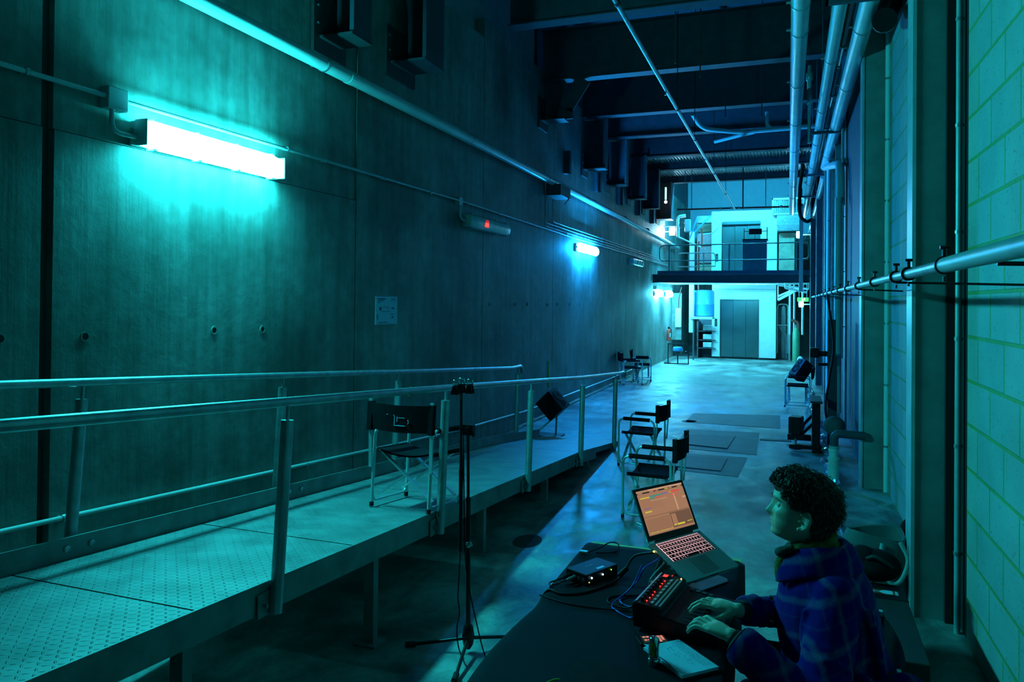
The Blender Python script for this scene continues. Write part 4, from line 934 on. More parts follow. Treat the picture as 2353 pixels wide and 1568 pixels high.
# ------------------------------------------------------------------ microphone stand
SXY = (-1.607, 3.72)
t = thing('microphone_stand', 'black folded microphone stand standing between the ramp and the table', 'stand', (*SXY, 0))
m = MB(); m.lathe([(.012, .16), (.026, .14), (.034, .09), (.028, .045), (.012, .02)][::-1], (*SXY, 0), 16); build('hub', m, 'blkm', t, 50)
for a, L in ((193, .33), (47, .36), (-78, .33)):
    c_, s_ = math.cos(math.radians(a)), math.sin(math.radians(a)); e = (SXY[0]+c_*L, SXY[1]+s_*L, .018)
    l = build('leg', MB().cyl((SXY[0]+c_*.02, SXY[1]+s_*.02, .075), e, .0095, 10), 'blkm', t, 60)
    build('rubber_foot', MB().cyl(V(*e)-V(c_*.04, s_*.04, -.006), V(*e)+V(c_*.015, s_*.015, -.0), .016, 12), 'rub', l, 60)
x, y = SXY
build('lower_tube', MB().tube([(x, y, .12), (x-.007, y, .80), (x-.008, y, .83)], [.0125, .0125, .015], 14), 'blkm', t, 60)
build('upper_tube', MB().cyl((x-.008, y, .8), (x-.012, y, 1.18), .0085, 12), 'blkm', t, 60)
m = MB(); m.box(x-.04, x+.02, y-.02, y+.02, 1.17, 1.225); m.cyl((x+.0, y-.035, 1.20), (x, y+.035, 1.20), .018, 12); m.bar((x+.01, y-.02, 1.205), (x+.035, y-.03, 1.17), .012, .02); build('boom_clutch', m, 'blkp', t, bev=.003)
b = build('boom', MB().cyl((x-.047, y-.01, .54), (x-.050, y-.01, 1.41), .0085, 12), 'blkm', t, 60)
build('counterweight_sleeve', MB().cyl((x-.047, y-.01, .55), (x-.048, y-.01, .98), .0115, 12), 'blkm', t, 60)
build('cable_clip', MB().tube([(x-.01, y-.012, .575), (x+.012, y-.0, .59)], .016, 10), 'galv', t, 60)
build('head_joint', MB().cyl((x-.051, y-.01, 1.40), (x-.052, y-.01, 1.45), .013, 12), 'chrome', t, 60)
def clamp(dx, dy, zt, nm):
    c = thing('spring_clamp', 'small black spring clamp '+nm+' of three clipped on the microphone stand', 'clamp', (x+dx, y+dy, zt-.08))
    X = Matrix.Translation((x+dx, y+dy, zt-.045))
    m = MB(); m.prism([(-.022, -.035), (.022, -.035), (.010, .012), (-.010, .012)], -.018, -.010, 'y'); m.prism([(-.022, -.035), (.022, -.035), (.010, .012), (-.010, .012)], .010, .018, 'y')
    m.v = [tuple(X @ V(*p)) for p in m.v]; build('jaw', m, 'blkp', c)
    m = MB(); m.tube([X @ V(0.016*math.cos(a), -.0, .026+.016*math.sin(a)) for a in [2*PI*k/12 for k in range(12)]], .004, 8, True); build('wire_handle', m, 'chrome', c, 60)
clamp(-.085, -.01, 1.465, 'outermost'); clamp(-.04, -.03, 1.48, 'in the middle'); clamp(.0, -.01, 1.475, 'closest to the table')
m = MB(); m.cyl((x-.09, y-.01, 1.435), (x+.02, y-.01, 1.445), .005, 8); tag(build('clamp_bar', m, 'chrome', None, 60), 'thin chrome bar holding the spring clamps on the stand', 'bar')
t = thing('stand_cable', 'black cable winding down the microphone stand to the floor', 'cable', (x, y, 0))
build('sheath', MB().tube(smooth_curve([(x-.03, y-.02, 1.18), (x-.03, y-.03, .9), (x-.04, y-.02, .6), (x-.045, y-.03, .4), (x-.05, y-.03, .3), (x-.04, y-.03, .22), (x-.05, y-.04, .13), (x-.03, y-.06, .05), (x+.02, y-.11, .01), (x+.06, y-.16, .01)]), .0035, 6), 'blkp', t, 60)
t = thing('stand_cable', 'taut black cable slanting from the microphone stand towards the table', 'cable', (x, y, 0))
build('sheath', MB().tube(smooth_curve([(x-.03, y-.02, 1.1), (x-.02, y-.02, .7), (x-.005, y-.02, .44), (x+.06, y-.04, .2), (x+.13, y-.07, .03), (x+.2, y-.1, .006)]), .0035, 6), 'blkp', t, 60)

# ------------------------------------------------------------------ table
TZ = .72
t = thing('folding_table', 'folding table carrying the laptop, mostly hidden by a black cloth', 'table', (-.55, 2.8, 0))
build('tabletop', MB().box(-.895, -.195, 1.98, 3.60, TZ-.03, TZ-.002), 'gold', t)
for q in ((-.84, 2.05), (-.25, 2.05), (-.84, 3.48), (-.25, 3.48)): build('leg', MB().box(q[0]-.015, q[0]+.015, q[1]-.015, q[1]+.015, 0, TZ-.03), 'blkm', t)
# cloth: drapes over three sides, top stops just short of the far edge
m = MB(); ny, nx = 40, 22; rows = []
def cl(s, y):      # s: arclength across the width from one hem to the other
    x0, x1 = -.905-.018*math.exp(-((y-2.35)/.25)**2)+.010*math.exp(-((y-2.75)/.1)**2), -.185
    dl, dr = .34, .12; wv = .012*math.sin(y*19)+.01*math.sin(y*8.3+1)
    if s < dl: k = dl-s; return V(x0-.01-.04*k+wv*k*2.5, y, TZ-k)
    if s > dl+(x1-x0): k = s-dl-(x1-x0); return V(x1+.005+.06*k+wv*k*2, y, TZ-k)
    return V(x0+s-dl, y, TZ+.002+.0012*math.sin(y*23+s*9)*math.sin(s*7))
for j in range(ny+1):
    y = 1.96+(3.555-1.96)*j/ny; L = .34+.12+.735
    ss = [0, .08, .16, .24, .31, .335, .345]+[.345+(L-.125-.345)*k/nx for k in range(1, nx+1)]+[L-.118, L-.105, L-.08, L-.04, L]
    rows.append([cl(s, y) for s in ss])
m.grid(rows); o = one('tablecloth', m, 'cloth', 'black cloth draped over the folding table', 'tablecloth', sm=80)
sd = o.modifiers.new('solid', 'SOLIDIFY'); sd.thickness = .003; sd.offset = 1
ZT = TZ+.0052

# laptop on its stand
def frame_m(o, ex, ey, ez):
    X = Matrix((ex, ey, ez)).transposed().to_4x4(); X.translation = o; return X
yaw, tilt, lid = 1.005, .431, 1.121
hC = V(-.448, 3.249, .896); hd = V(math.cos(yaw), math.sin(yaw), 0); fd = V(math.sin(yaw), -math.cos(yaw), 0)
bd = fd*math.cos(tilt)-V(0, 0, 1)*math.sin(tilt); bn = hd.cross(-bd).normalized()
XB = frame_m(hC, hd, -bd, bn)            # local x along hinge, y away from the user, z out of the keyboard deck
sdv = -fd*math.cos(lid)+V(0, 0, 1)*math.sin(lid); sn = hd.cross(sdv).normalized()   # sn faces the user
XL = frame_m(hC, hd, sdv, sn)
LW, LD = .325, .227
def bx(X, *a): m = MB(); m.box(*a, X); return m
lap = thing('laptop', 'open silver laptop with glowing keyboard on a stand on the black cloth', 'laptop', (-.4, 3.2, .8))
build('base', bx(XB, -LW/2, LW/2, -LD, 0, -.016, 0), 'lapalu', lap, bev=.003)
ld = build('lid', bx(XL, -LW/2, LW/2, .004, LD, -.007, 0), 'lapalu', lap, bev=.003)
build('hinge', bx(XL, -.12, .12, -.004, .01, -.008, .0), 'blkp', lap)
build('bezel', bx(XL, -LW/2+.003, LW/2-.003, .008, LD-.003, 0, .0012), 'blkp', ld)
SWX, SY0, SY1 = LW/2-.016, .026, LD-.014
m = MB(); Z0 = .0014
def srect(mi, x0, x1, y0, y1, dz_=.0):     # x,y in 0..1 of the screen
    m.m = mi; X0 = -SWX+2*SWX*x0; X1 = -SWX+2*SWX*x1; Y0 = SY0+(SY1-SY0)*y0; Y1 = SY0+(SY1-SY0)*y1
    z = Z0+dz_; m.add([XL @ V(a, b, z) for a, b in ((X0, Y0), (X1, Y0), (X1, Y1), (X0, Y1))], [(0, 1, 2, 3)])
smats = ['s_bg', 's_dk', 's_lt', 's_ye', 's_gr', 's_rd', 's_pu', 's_or', 's_bk']
srect(0, 0, 1, 0, 1)
srect(2, 0, 1, .965, 1, .0001)
for i in range(7): srect(1, .02+i*.035, .04+i*.035, .975, .99, .0002)
srect(8, 0, 1, .925, .955, .0001)
for a, b, mi in ((.02, .12, 2), (.27, .36, 2), (.38, .40, 5), (.41, .46, 2), (.60, .68, 3), (.70, .76, 2), (.88, .97, 2)): srect(mi, a, b, .932, .948, .0002)
srect(3, .04, .24, .815, .84, .0001); srect(4, .24, .50, .82, .855, .0001); srect(6, .50, .66, .83, .86, .0001); srect(7, .66, .72, .835, .86, .0001); srect(5, .72, .90, .84, .868, .0001)
for i in range(12): srect(1, .05+i*.036, .053+i*.036, .56, .81, .0002)
for i in range(6): srect(4, .25+i*.02, .262+i*.02, .77, .815, .0003)
for i in range(6): srect(5, .38+i*.02, .388+i*.02, .77, .815, .0003)
for i in range(4): srect(5, .73+i*.03, .736+i*.03, .72, .835, .0003)
for a, b in ((.10, .68), (.20, .68), (.225, .68)): srect(5, a, a+.012, b, b+.012, .0003)
srect(2, .24, .60, .735, .75, .0001); srect(3, .06, .20, .50, .53, .0001); srect(6, .06, .22, .58, .60, .0001)
srect(2, .92, 1, .66, .70, .0002); srect(2, .74, .77, .42, .80, .0001)
for y in (.41, .405): srect(8, .01, .99, y, y+.003, .0002)
srect(1, .54, .99, .06, .39, .0001); srect(0, .56, .66, .09, .36, .00015); srect(1, .80, .82, .06, .39, .0002)
for i in range(24): srect(1, .03+i*.021, .036+i*.021, .07, .36, .0002); srect(3, .03+i*.021, .042+i*.021, .05, .058+.02*((i*7) % 5)/5, .0003)
srect(3, .56, .62, .10, .125, .0003); srect(3, .64, .80, .09, .13, .0003); srect(3, .86, .97, .12, .135, .0003)
srect(8, 0, 1, .0, .012, .0003)
build('screen', m, smats, ld)
build('keyboard_well', bx(XB, -.133, .133, -.116, -.012, .0001, .0009), 'glow', lap)
rowsk = [(14, .0125), (14, .0185), (14, .0185), (13, .0185), (12, .0185), (10, .0185)]
y = -.014; kb = [c for c in lap.children if c.name.startswith('keyboard_well')][0]
for r, (n, h) in enumerate(rowsk):
    wd = [1.]*n
    if r == 1: wd[-1] = 1.4
    if r == 2: wd[0] = 1.4
    if r == 3: wd[0] = 1.7; wd[-1] = 1.7
    if r == 4: wd[0] = 2.2; wd[-1] = 2.2
    if r == 5: wd = [1, 1, 1, 1.2, 5, 1.2, 1, 1, 1, 1]
    tot = sum(wd); x = -.131
    for k in wd:
        ww = .262*k/tot
        build('key', bx(XB, x+.0017, x+ww-.0017, y-h+.0018, y-.0018, .0009, .0022), 'blkp', kb)
        x += ww
    y -= h
m = MB()
yy = -.014
for r, (n, h) in enumerate(rowsk):
    for i in range(n):
        if r == 5 and 3 < i < 7: continue
        xx = -.131+.262*(i+.5)/n; m.box(xx-.0012, xx+.0016, yy-h*.62, yy-h*.38, .0022, .0024, XB)
    yy -= h
build('key_letters', m, 'glow', kb)
build('trackpad', bx(XB, -.052, .052, -LD+.012, -.128, .0001, .0006), 'galvd', lap)
m = MB()
for i, a in enumerate((-.03, -.055, -.075, -.10, -.125, -.15)): m.box(-LW/2-.0006, -LW/2+.001, a-.007, a+.005, -.011, -.005, XB)
build('side_ports', m, 'blkp', lap)
build('lid_notch', bx(XB, -.025, .025, -LD-.0006, -LD+.002, -.008, -.003), 'blkp', lap)
t = thing('laptop_stand', 'bent metal stand under the open laptop', 'stand', (-.4, 3.22, ZT))
m = MB()
c0 = V(-.41, 3.235, ZT)
X0 = frame_m(c0, hd, -fd, V(0, 0, 1))
poly = [(-.13, -.13), (.13, -.13), (.15, -.11), (.15, .06), (-.15, .06), (-.15, -.11)]
m.prism(poly, 0, .004, 'z'); m.v = [tuple(X0 @ V(*p)) for p in m.v]; build('base_plate', m, 'galvd', t)
p = XB @ V(0, -.03, -.018)
m = MB(); a = c0-fd*.05; 
rows = []
for s in (-.11, .11):
    rows.append([a+hd*s, a+hd*s-fd*.02+V(0, 0, .03), XB @ V(s, -.04, -.022), XB @ V(s, -.12, -.02), XB @ V(s, -.19, -.02), XB @ V(s, -.2, -.012)])
m.grid(rows); s_ = build('back_plate', m, 'galvd', t); q = s_.modifiers.new('solid', 'SOLIDIFY'); q.thickness = .004
build('front_lip', MB().bar(XB @ V(-.11, -.222, -.019), XB @ V(.11, -.222, -.019), .008, .006), 'galvd', t)

# controller / mixer
MX = frame_m(V(-.515, 2.675, ZT), V(1, -.14, 0).normalized(), V(.14, 1, 0).normalized(), V(0, 0, 1))
mx = thing('fader_controller', 'black fader control desk with red lit knobs under the hands', 'control desk', (-.4, 2.85, ZT))
m = MB(); m.prism([(0, .012), (.29, .0), (.30, .01), (.30, .045), (.105, .066), (.10, .092), (.0, .10), (-.006, .09)], 0, .335, 'y'); m.v = [tuple(MX @ V(*p)) for p in m.v]
build('housing', m, 'blkp', mx, bev=.005)
def mxs(u): return .10-.08*u if u < .1 else .066-(u-.105)*.108
def mb(name, u0, u1, v0, v1, h, mt, par=None, z=None):
    a = mxs((u0+u1)/2) if z is None else z
    return build(name, bx(MX, u0, u1, v0, v1, a-.002, a+h), mt, par or mx)
mb('side_trim', .004, .010, .01, .325, .0025, 'galv')
dsp = mb('display', .020, .040, .285, .315, .0035, 'blkp')
m = MB()
for k in (.288, .300): 
    for q in ((.023, .037, 0), ): m.box(q[0], q[1], k, k+.002, mxs(.03)+.0035, mxs(.03)+.0042, MX); m.box(q[0], q[1], k+.008, k+.010, mxs(.03)+.0035, mxs(.03)+.0042, MX)
    for u in (.023, .030, .037): m.box(u-.001, u+.001, k, k+.010, mxs(.03)+.0035, mxs(.03)+.0042, MX)
build('display_digits', m, 'rled', dsp)
build('display_glow', bx(MX, .0205, .0395, .286, .314, mxs(.03)+.0035, mxs(.03)+.0037), 'rdim', dsp)
for k in range(8):
    v = .028+k*.031
    c = MX @ V(.026, v, mxs(.026)); kn = build('knob', MB().lathe([(.0085, 0), (.0075, .013), (.006, .014)], c, 14), 'blkp', mx, 50)
    c2 = MX @ V(.040+.001*(k % 3), v+.006, mxs(.04)+.002)
    if k not in (4,): build('led_indicator', MB().sph(c2, (.0028, .0028, .002), 8, 6), 'rled', mx)
for k in range(8):
    v = .020+k*.034; mb('push_button', .056, .066, v, v+.014, .004, 'cond'); mb('push_button', .056, .066, v+.016, v+.028, .003, 'blueb' if False else 'galvd')
mb('button_bar', .074, .082, .012, .30, .003, 'galvd'); mb('button_bar', .088, .096, .012, .30, .003, 'galvd')
c = MX @ V(.088, .312, .095); build('power_led', MB().sph(c, .003, 8, 6), 'yled', mx); c = MX @ V(.05, .322, .097); build('led_indicator', MB().sph(c, .0022, 8, 6), 'rled', mx)
for k in range(8):
    v = .028+k*.033; mb('fader_slot', .125, .235, v-.001, v+.001, .0012, 'beam', z=None)
    build('fader_cap', bx(MX, .222, .240, v-.006, v+.006, mxs(.23), mxs(.23)+.011), 'blkp', mx, bev=.002)
for k in range(4): mb('function_button', .125+.024*k, .140+.024*k, .297, .312, .004, 'beam')
mb('white_button', .262, .278, .052, .062, .012, 'paper')

# audio interface
IX = frame_m(V(-.868, 3.035, ZT), V(.1, -.05, 0).normalized(), V(.05, .21, 0).normalized(), V(0, 0, 1))
a_ = math.atan2(-.05, .1)
ax_ = V(math.cos(a_), math.sin(a_), 0); ay_ = V(-ax_.y, ax_.x, 0)
IX = frame_m(V(-.872, 3.05, ZT), ax_, ay_, V(0, 0, 1))
t = thing('audio_interface', 'black audio interface box with tiny status lights at the table edge', 'audio interface', (-.8, 3.1, ZT))
hb = build('housing', bx(IX, 0, .115, 0, .20, 0, .048), 'blkp', t, bev=.003)
build('label_sticker', bx(IX, .085, .10, .09, .135, .048, .0486), 'cond', hb)
build('printed_mark', bx(IX, .045, .049, .07, .12, .048, .0484), 'galvd', hb)
for a, b, mt in ((.03, .03, 'bled'), (.155, .035, 'gled'), (.10, .028, 'bled')):
    build('status_light', MB().sph(IX @ V(.117, a, b), .0035 if mt == 'bled' else .0025, 8, 6), mt, t)
build('status_light', MB().sph(IX @ V(.116, .015, .015), .002, 8, 6), 'yled', t)
for k in range(4): build('socket', MB().cyl(IX @ V(.02+k*.025, -.001, .025), IX @ V(.02+k*.025, .001, .025), .008, 12), 'beam', t)
for i, (k, mt) in enumerate(((.022, 'blkp'), (.050, 'galvd'))):
    p = thing('audio_plug', ['black', 'grey metal'][i]+' audio plug and lead pushed into the audio interface', 'plug', IX @ V(k, -.03, .025))
    build('plug_body', MB().tube([IX @ V(k, 0, .025), IX @ V(k, -.035, .024), IX @ V(k-.005, -.045, .02)], [.007, .007, .004], 10), mt, p, 60)
    build('lead', MB().tube(smooth_curve([IX @ V(k-.005, -.045, .02), IX @ V(k-.03, -.09, .006), V(-.905, 2.93+.02*i, TZ+.008), V(-.925, 2.9+.02*i, TZ-.05), V(-.94, 2.88, TZ-.2)]), .003, 6), 'blkp', p, 60)
    build('lead_band', MB().cyl(IX @ V(k-.018, -.07, .012), IX @ V(k-.024, -.08, .010), .004, 8), 'stred', p)

# usb stick with cable, cables
def cable(nm, label, pts, r, mt, smn=8):
    t = one(nm, MB().tube(smooth_curve(pts, smn), r, 8), mt, label, 'cable', sm=60); return t
z = ZT+.004
t = thing('usb_plug', 'pale plug with looping lead beside the audio interface', 'plug', (-.88, 3.4, ZT))
build('body', MB().box(-.905, -.865, 3.375, 3.40, ZT, ZT+.014), 'cond', t, bev=.003)
build('lead', MB().tube(smooth_curve([(-.865, 3.39, ZT+.007), (-.82, 3.46, z+.012), (-.79, 3.52, z+.02), (-.755, 3.53, z+.015), (-.745, 3.48, z), (-.78, 3.43, z), (-.83, 3.41, z)]), .003, 8), 'blkp', t, 60)
cable('power_lead', 'thick dark lead with a ferrite lump crossing the tabletop from the laptop', [XB @ V(-LW/2-.004, -.04, -.008), (-.60, 3.13, .83), (-.64, 3.10, .76), (-.68, 3.06, z+.004), (-.76, 2.93, z), (-.84, 2.88, z), (-.905, 2.90, z), (-.93, 2.86, TZ-.05), (-.94, 2.84, TZ-.2)], .005, 'blkp')
one('ferrite_core', MB().cyl((-.625, 3.112, .785), (-.655, 3.085, .757), .011, 12), 'blkp', 'black ferrite lump on the thick laptop lead', 'ferrite core', sm=60)
one('plug_light', MB().sph(XB @ V(-LW/2-.008, -.04, -.004), .004, 8, 6), 'yled', 'tiny amber light on the laptop power plug', 'light')
cable('blue_cable', 'blue cable from the laptop looping to the control desk', [XB @ V(-LW/2-.002, -.075, -.01), (-.53, 2.98, .84), (-.56, 2.99, .78), (-.60, 2.96, z+.01), (-.61, 2.9, z), (-.56, 2.86, z), (-.50, 2.86, z+.03)], .0032, 'bluec')
cable('blue_cable', 'second blue cable curling behind the corner of the control desk', [(-.535, 2.96, .86), (-.57, 2.92, .78), (-.63, 2.86, z), (-.60, 2.80, z), (-.54, 2.76, z), (-.52, 2.75, z+.03)], .0028, 'bluec')
cable('black_cable', 'black cable looping on the cloth between laptop and control desk', [(-.50, 3.0, z), (-.58, 2.97, z), (-.65, 2.93, z), (-.65, 2.87, z), (-.58, 2.84, z), (-.52, 2.82, z+.03)], .003, 'blkp')
cable('black_cable', 'thin black cable lying straight across the cloth', [(-.92, 2.84, z), (-.80, 2.80, z), (-.66, 2.80, z), (-.56, 2.82, z)], .003, 'blkp')
cable('white_cable', 'white cable rising in a hook behind the laptop', [(-.60, 3.30, .90), (-.625, 3.32, .915), (-.58, 3.25, .92), (-.548, 3.14, .90), (-.535, 3.12, .895)], .0032, 'wpipe')
cable('grey_cable', 'pale cable dropping from the laptop side to the stand', [XB @ V(-LW/2-.002, -.10, -.01), (-.505, 2.97, .80), (-.50, 2.99, .75), (-.46, 3.03, z+.004), (-.38, 3.05, z+.004)], .003, 'cond')
cable('black_cable', 'short black cable between the laptop and the back of the control desk', [XB @ V(-LW/2+.02, -.15, -.018), (-.42, 2.98, .82), (-.44, 2.95, .825)], .003, 'blkp')
cable('green_cable', 'green cable tip entering the closed laptop at the table end', [(-.63, 2.215, z+.01), (-.665, 2.205, z+.01), (-.70, 2.17, z), (-.73, 2.10, z)], .0028, 'greenc')

# closed laptop, phone, notebook, torch
t = thing('closed_laptop', 'closed dark laptop lying at the near end of the table', 'laptop', (-.5, 2.25, ZT))
a_ = math.atan2(2.352-2.378, -.391+.623)
X = Matrix.Translation((-.625, 2.375, ZT)) @ Matrix.Rotation(-.14, 4, 'Z')
build('base', bx(X, 0, .32, -.22, 0, 0, .010), 'blk', t, bev=.002); build('lid', bx(X, 0, .32, -.22, 0, .0105, .018), 'blk', t, bev=.002)
build('emblem', bx(X, .15, .17, -.12, -.10, .018, .0182), 'blkp', t)
t = thing('smartphone', 'smartphone with lit screen lying behind the silver torch', 'phone', (-.43, 2.61, ZT))
X = Matrix.Translation((-.428, 2.607, ZT)) @ Matrix.Rotation(.50, 4, 'Z')
build('body', bx(X, -.058, .058, -.030, .030, 0, .009), 'blkp', t, bev=.003)
sc = build('screen', bx(X, -.042, .042, -.026, .026, .009, .0093), 's_bk', t)
m = MB(); m.m = 0
for r in range(6):
    for c in range(4):
        if random.random() < .85: m.box(-.036+r*.0125, -.0265+r*.0125, -.022+c*.0115, -.0125+c*.0115, .0093, .0096, X)
build('screen_icons', m, 's_pk', sc)
nb = thing('spiral_notebook', 'open spiral notebook with handwriting beside the torch', 'notebook', (-.32, 2.5, ZT))
a_ = math.atan2(2.477-2.626, -.200+.346); L_ = .209; Wd = .145
X = Matrix.Translation((-.346, 2.626, ZT)) @ Matrix.Rotation(a_, 4, 'Z')
build('cover', bx(X, -.004, L_+.004, -Wd-.002, .002, 0, .004), 'case', nb)
build('page_block', bx(X, 0, L_, -Wd, -.002, .004, .013), 'paper', nb)
rows = []
for i in range(9):
    u = i/8; rows.append([X @ V(L_*u, -Wd*v-.0, .0135+.004*math.sin(v*PI*.5)*math.sin(u*PI)**2+(.010*max(0, v-.75)*4*(1-u))) for v in (0, .25, .5, .75, 1)])
m = MB(); m.grid(rows); m.grid([[p-V(0, 0, .0006) for p in r] for r in rows][::-1]); pg = build('top_page', m, 'paper', nb, True)
m = MB()
for k in range(20): 
    u = .006+k*(L_-.012)/19; m.tube([X @ V(u, .004*math.cos(a)-.001, .009+.008*math.sin(a)) for a in [-.6+k2*.45 for k2 in range(10)]], .0008, 5)
build('spiral_binding', m, 'blkm', nb)
m = MB(); rnd = random.Random(3)
def stroke(u, v, du, dv): m.bar(X @ V(u, -v, .0182), X @ V(u+du, -v-dv, .0182), .0006, .0004)
for row in range(5):
    u = .02
    while u < .19:
        l = rnd.uniform(.004, .016); stroke(u, .018+row*.007+rnd.uniform(-.001, .001), l, rnd.uniform(-.001, .001)); u += l+rnd.uniform(.002, .006)
for k in range(26): stroke(rnd.uniform(.03, .17), rnd.uniform(.05, .09), rnd.uniform(.002, .012), rnd.uniform(-.003, .003))
stroke(.012, .012, .012, 0); stroke(.012, .020, .012, 0); stroke(.012, .012, 0, .008); stroke(.024, .012, 0, .008); stroke(.04, .10, -.02, -.02)
build('handwriting', m, 'ink', pg)
t = thing('torch', 'small silver torch standing upright beside the notebook', 'torch', (-.40, 2.44, ZT))
c = (-.40, 2.44, ZT)
build('head', MB().lathe([(0.0184, 0), (0.0197, .002), (0.0197, .022), (0.0180, .024)], c, 22), 'chrome', t, 50)
build('ring', MB().lathe([(0.0180, .024), (0.0190, .025), (0.0190, .028), (0.0174, .029)], c, 22), 'chrome', t, 50)
bd_ = build('barrel', MB().lathe([(0.0174, .029), (0.0174, .078), (0.0156, .086), (0.0095, .091), (0.0014, .0925)], c, 22), 'chrome', t, 50)
build('coloured_panel', MB().box(c[0]-.008, c[0]+.004, c[1]-.0180, c[1]-.0170, c[2]+.034, c[2]+.076), 'greenc', bd_)
build('coloured_panel', MB().box(c[0]+.0115, c[0]+.0155, c[1]-.0125, c[1]-.009, c[2]+.034, c[2]+.076), 'greenc', bd_)
build('coloured_panel', MB().box(c[0]-.0015, c[0]-.0005, c[1]-.0183, c[1]-.0178, c[2]+.046, c[2]+.070), 'blkp', bd_)

# ------------------------------------------------------------------ bags and case behind the person
t = thing('packing_case', 'long dark case with a red wine glass sticker on the floor', 'case', (.47, 4.2, 0))
X = Matrix.Translation((.30, 3.7, 0)) @ Matrix.Rotation(math.radians(-1), 4, 'Z')
build('body', bx(X, 0, .29, 0, .74, 0, .33), 'case', t, bev=.006); build('end_cap', bx(X, -.003, .293, .74, .97, 0, .333), 'blkp', t, bev=.006)
build('lid_seam', bx(X, .10, .104, 0, .74, .33, .3312), 'blkp', t)
st = build('fragile_sticker', bx(X, .095, .255, .80, .868, .333, .3336), 'stred', t)
build('sticker_end', bx(X, .085, .125, .80, .868, .3334, .3340), 'paper', st)
m = MB(); P2 = [(.225, .808), (.225, .86), (.19, .862), (.172, .852), (.160, .838), (.135, .836), (.135, .848), (.130, .848), (.130, .820), (.135, .820), (.135, .832), (.160, .830), (.172, .816), (.19, .806)]
m.prism(P2[::-1], .3337, .3341, 'z'); m.v = [tuple(X @ V(*p)) for p in m.v]; build('wine_glass_print', m, 'paper', st)
m = MB(); 
for k in range(5): m.box(.236, .250, .806+k*.011, .813+k*.011, .3337, .3341, X)
build('printed_lettering', m, 'paper', st)
t = thing('tote_bag', 'grey canvas tote bag with webbing handles standing behind the person', 'bag', (.52, 5.35, 0))
def ring_(cx, cy, rx, ry, z, n=28, e=.6, ph=0):
    return [V(cx+rx*math.copysign(abs(math.cos(2*PI*i/n))**e, math.cos(2*PI*i/n)), cy+ry*math.copysign(abs(math.sin(2*PI*i/n))**e, math.sin(2*PI*i/n)), z+ph*math.sin(4*PI*i/n)) for i in range(n)]
m = MB(); m.loft([ring_(.53, 5.35, .17, .15, 0), ring_(.53, 5.35, .20, .17, .05), ring_(.52, 5.35, .205, .17, .22), ring_(.53, 5.37, .19, .16, .36, ph=.01), ring_(.54, 5.38, .165, .14, .43, ph=.02), ring_(.54, 5.38, .15, .125, .425, ph=.02), ring_(.53, 5.37, .16, .13, .30)])
build('body', m, 'bag', t, 50)
build('handle', MB().bar((0, 0, 0), (0, 0, .001), .001, .001) if False else MB().tube(smooth_curve([(.56, 5.205, .40), (.55, 5.17, .30), (.60, 5.15, .18), (.66, 5.16, .20), (.70, 5.18, .32), (.66, 5.2, .42)]), .013, 8), 'bagl', t, 60)
build('handle', MB().tube(smooth_curve([(.37, 5.2, .38), (.355, 5.17, .28), (.36, 5.16, .16), (.335, 5.15, .10), (.37, 5.15, .09), (.40, 5.15, .10), (.375, 5.16, .16), (.38, 5.17, .3), (.385, 5.2, .38)]), .009, 8), 'bag', t, 60)
m = MB(); m.tube([(.455, 5.18, .30), (.47, 5.176, .2), (.485, 5.176, .08)], .003, 6); m.tube([(.50, 5.18, .28), (.51, 5.176, .05)], .003, 6); build('seam', m, 'blk', t)
t = thing('shoulder_bag', 'black shoulder bag slumped on the end of the dark case', 'bag', (.50, 4.55, .334))
m = MB(); m.sph((.47, 4.74, .41), (.14, .14, .085), 18, 12); m.sph((.41, 4.74, .43), (.09, .11, .08), 14, 10)
build('body', m, 'blk', t, True); build('strap', MB().tube(smooth_curve([(.42, 4.64, .47), (.46, 4.62, .49), (.51, 4.61, .47), (.55, 4.62, .44)]), .010, 8), 'case', t, 60)
t = thing('dark_jacket', 'dark jacket bundled on the floor between the tote bag and the block wall', 'jacket', (.745, 5.5, 0))
m = MB(); m.sph((.745, 5.5, .2), (.10, .12, .2), 14, 10); m.sph((.755, 5.5, .38), (.07, .08, .12), 12, 8); build('body', m, 'blk', t, True)
t = thing('coiled_cable', 'loosely coiled cable on the dark floor by the block wall', 'cable', (.70, 3.4, 0))
m = MB(); m.tube([(.70+(.10+.01*math.sin(a*3))*math.cos(a), 3.35+(.16)*math.sin(a), .012+.006*a/6) for a in [k*.35 for k in range(50)]], .006, 6); build('sheath', m, 'blkp', t, 60)

# ------------------------------------------------------------------ the person
def chain(m, pts, rs, n=14):
    for i in range(len(pts)):
        m.sph(pts[i], rs[i], n, 10)
        if i: m.tube([pts[i-1], pts[i]], [rs[i-1], rs[i]], n)
def remesh(o, vox, it=4, f=.5):
    r = o.modifiers.new('remesh', 'REMESH'); r.mode = 'VOXEL'; r.voxel_size = vox; r.use_smooth_shade = True
    s = o.modifiers.new('smooth', 'SMOOTH'); s.factor = f; s.iterations = it; return o
person = thing('person', 'person in blue plaid jacket and green scarf, seated, both hands on the control desk', 'person', (.20, 2.81, 0))
HC = V(.045, 2.79, 1.19); TILT = math.radians(-6)
def hp(f, l, u):            # head space: forward, towards the camera side, up
    c, s = math.cos(TILT), math.sin(TILT)
    f2, u2 = f*c+u*s, u*c-f*s
    return V(HC.x-f2, HC.y-l+f2*.04, HC.z+u2)
def lerp(tab, z):
    if z >= tab[0][0]: return tab[0][1]
    for (a, b), (c, d) in zip(tab, tab[1:]):
        if c <= z <= a:
            t = (z-a)/(c-a); t = t*t*(3-2*t) if False else t
            return b+(d-b)*t
    return tab[-1][1]
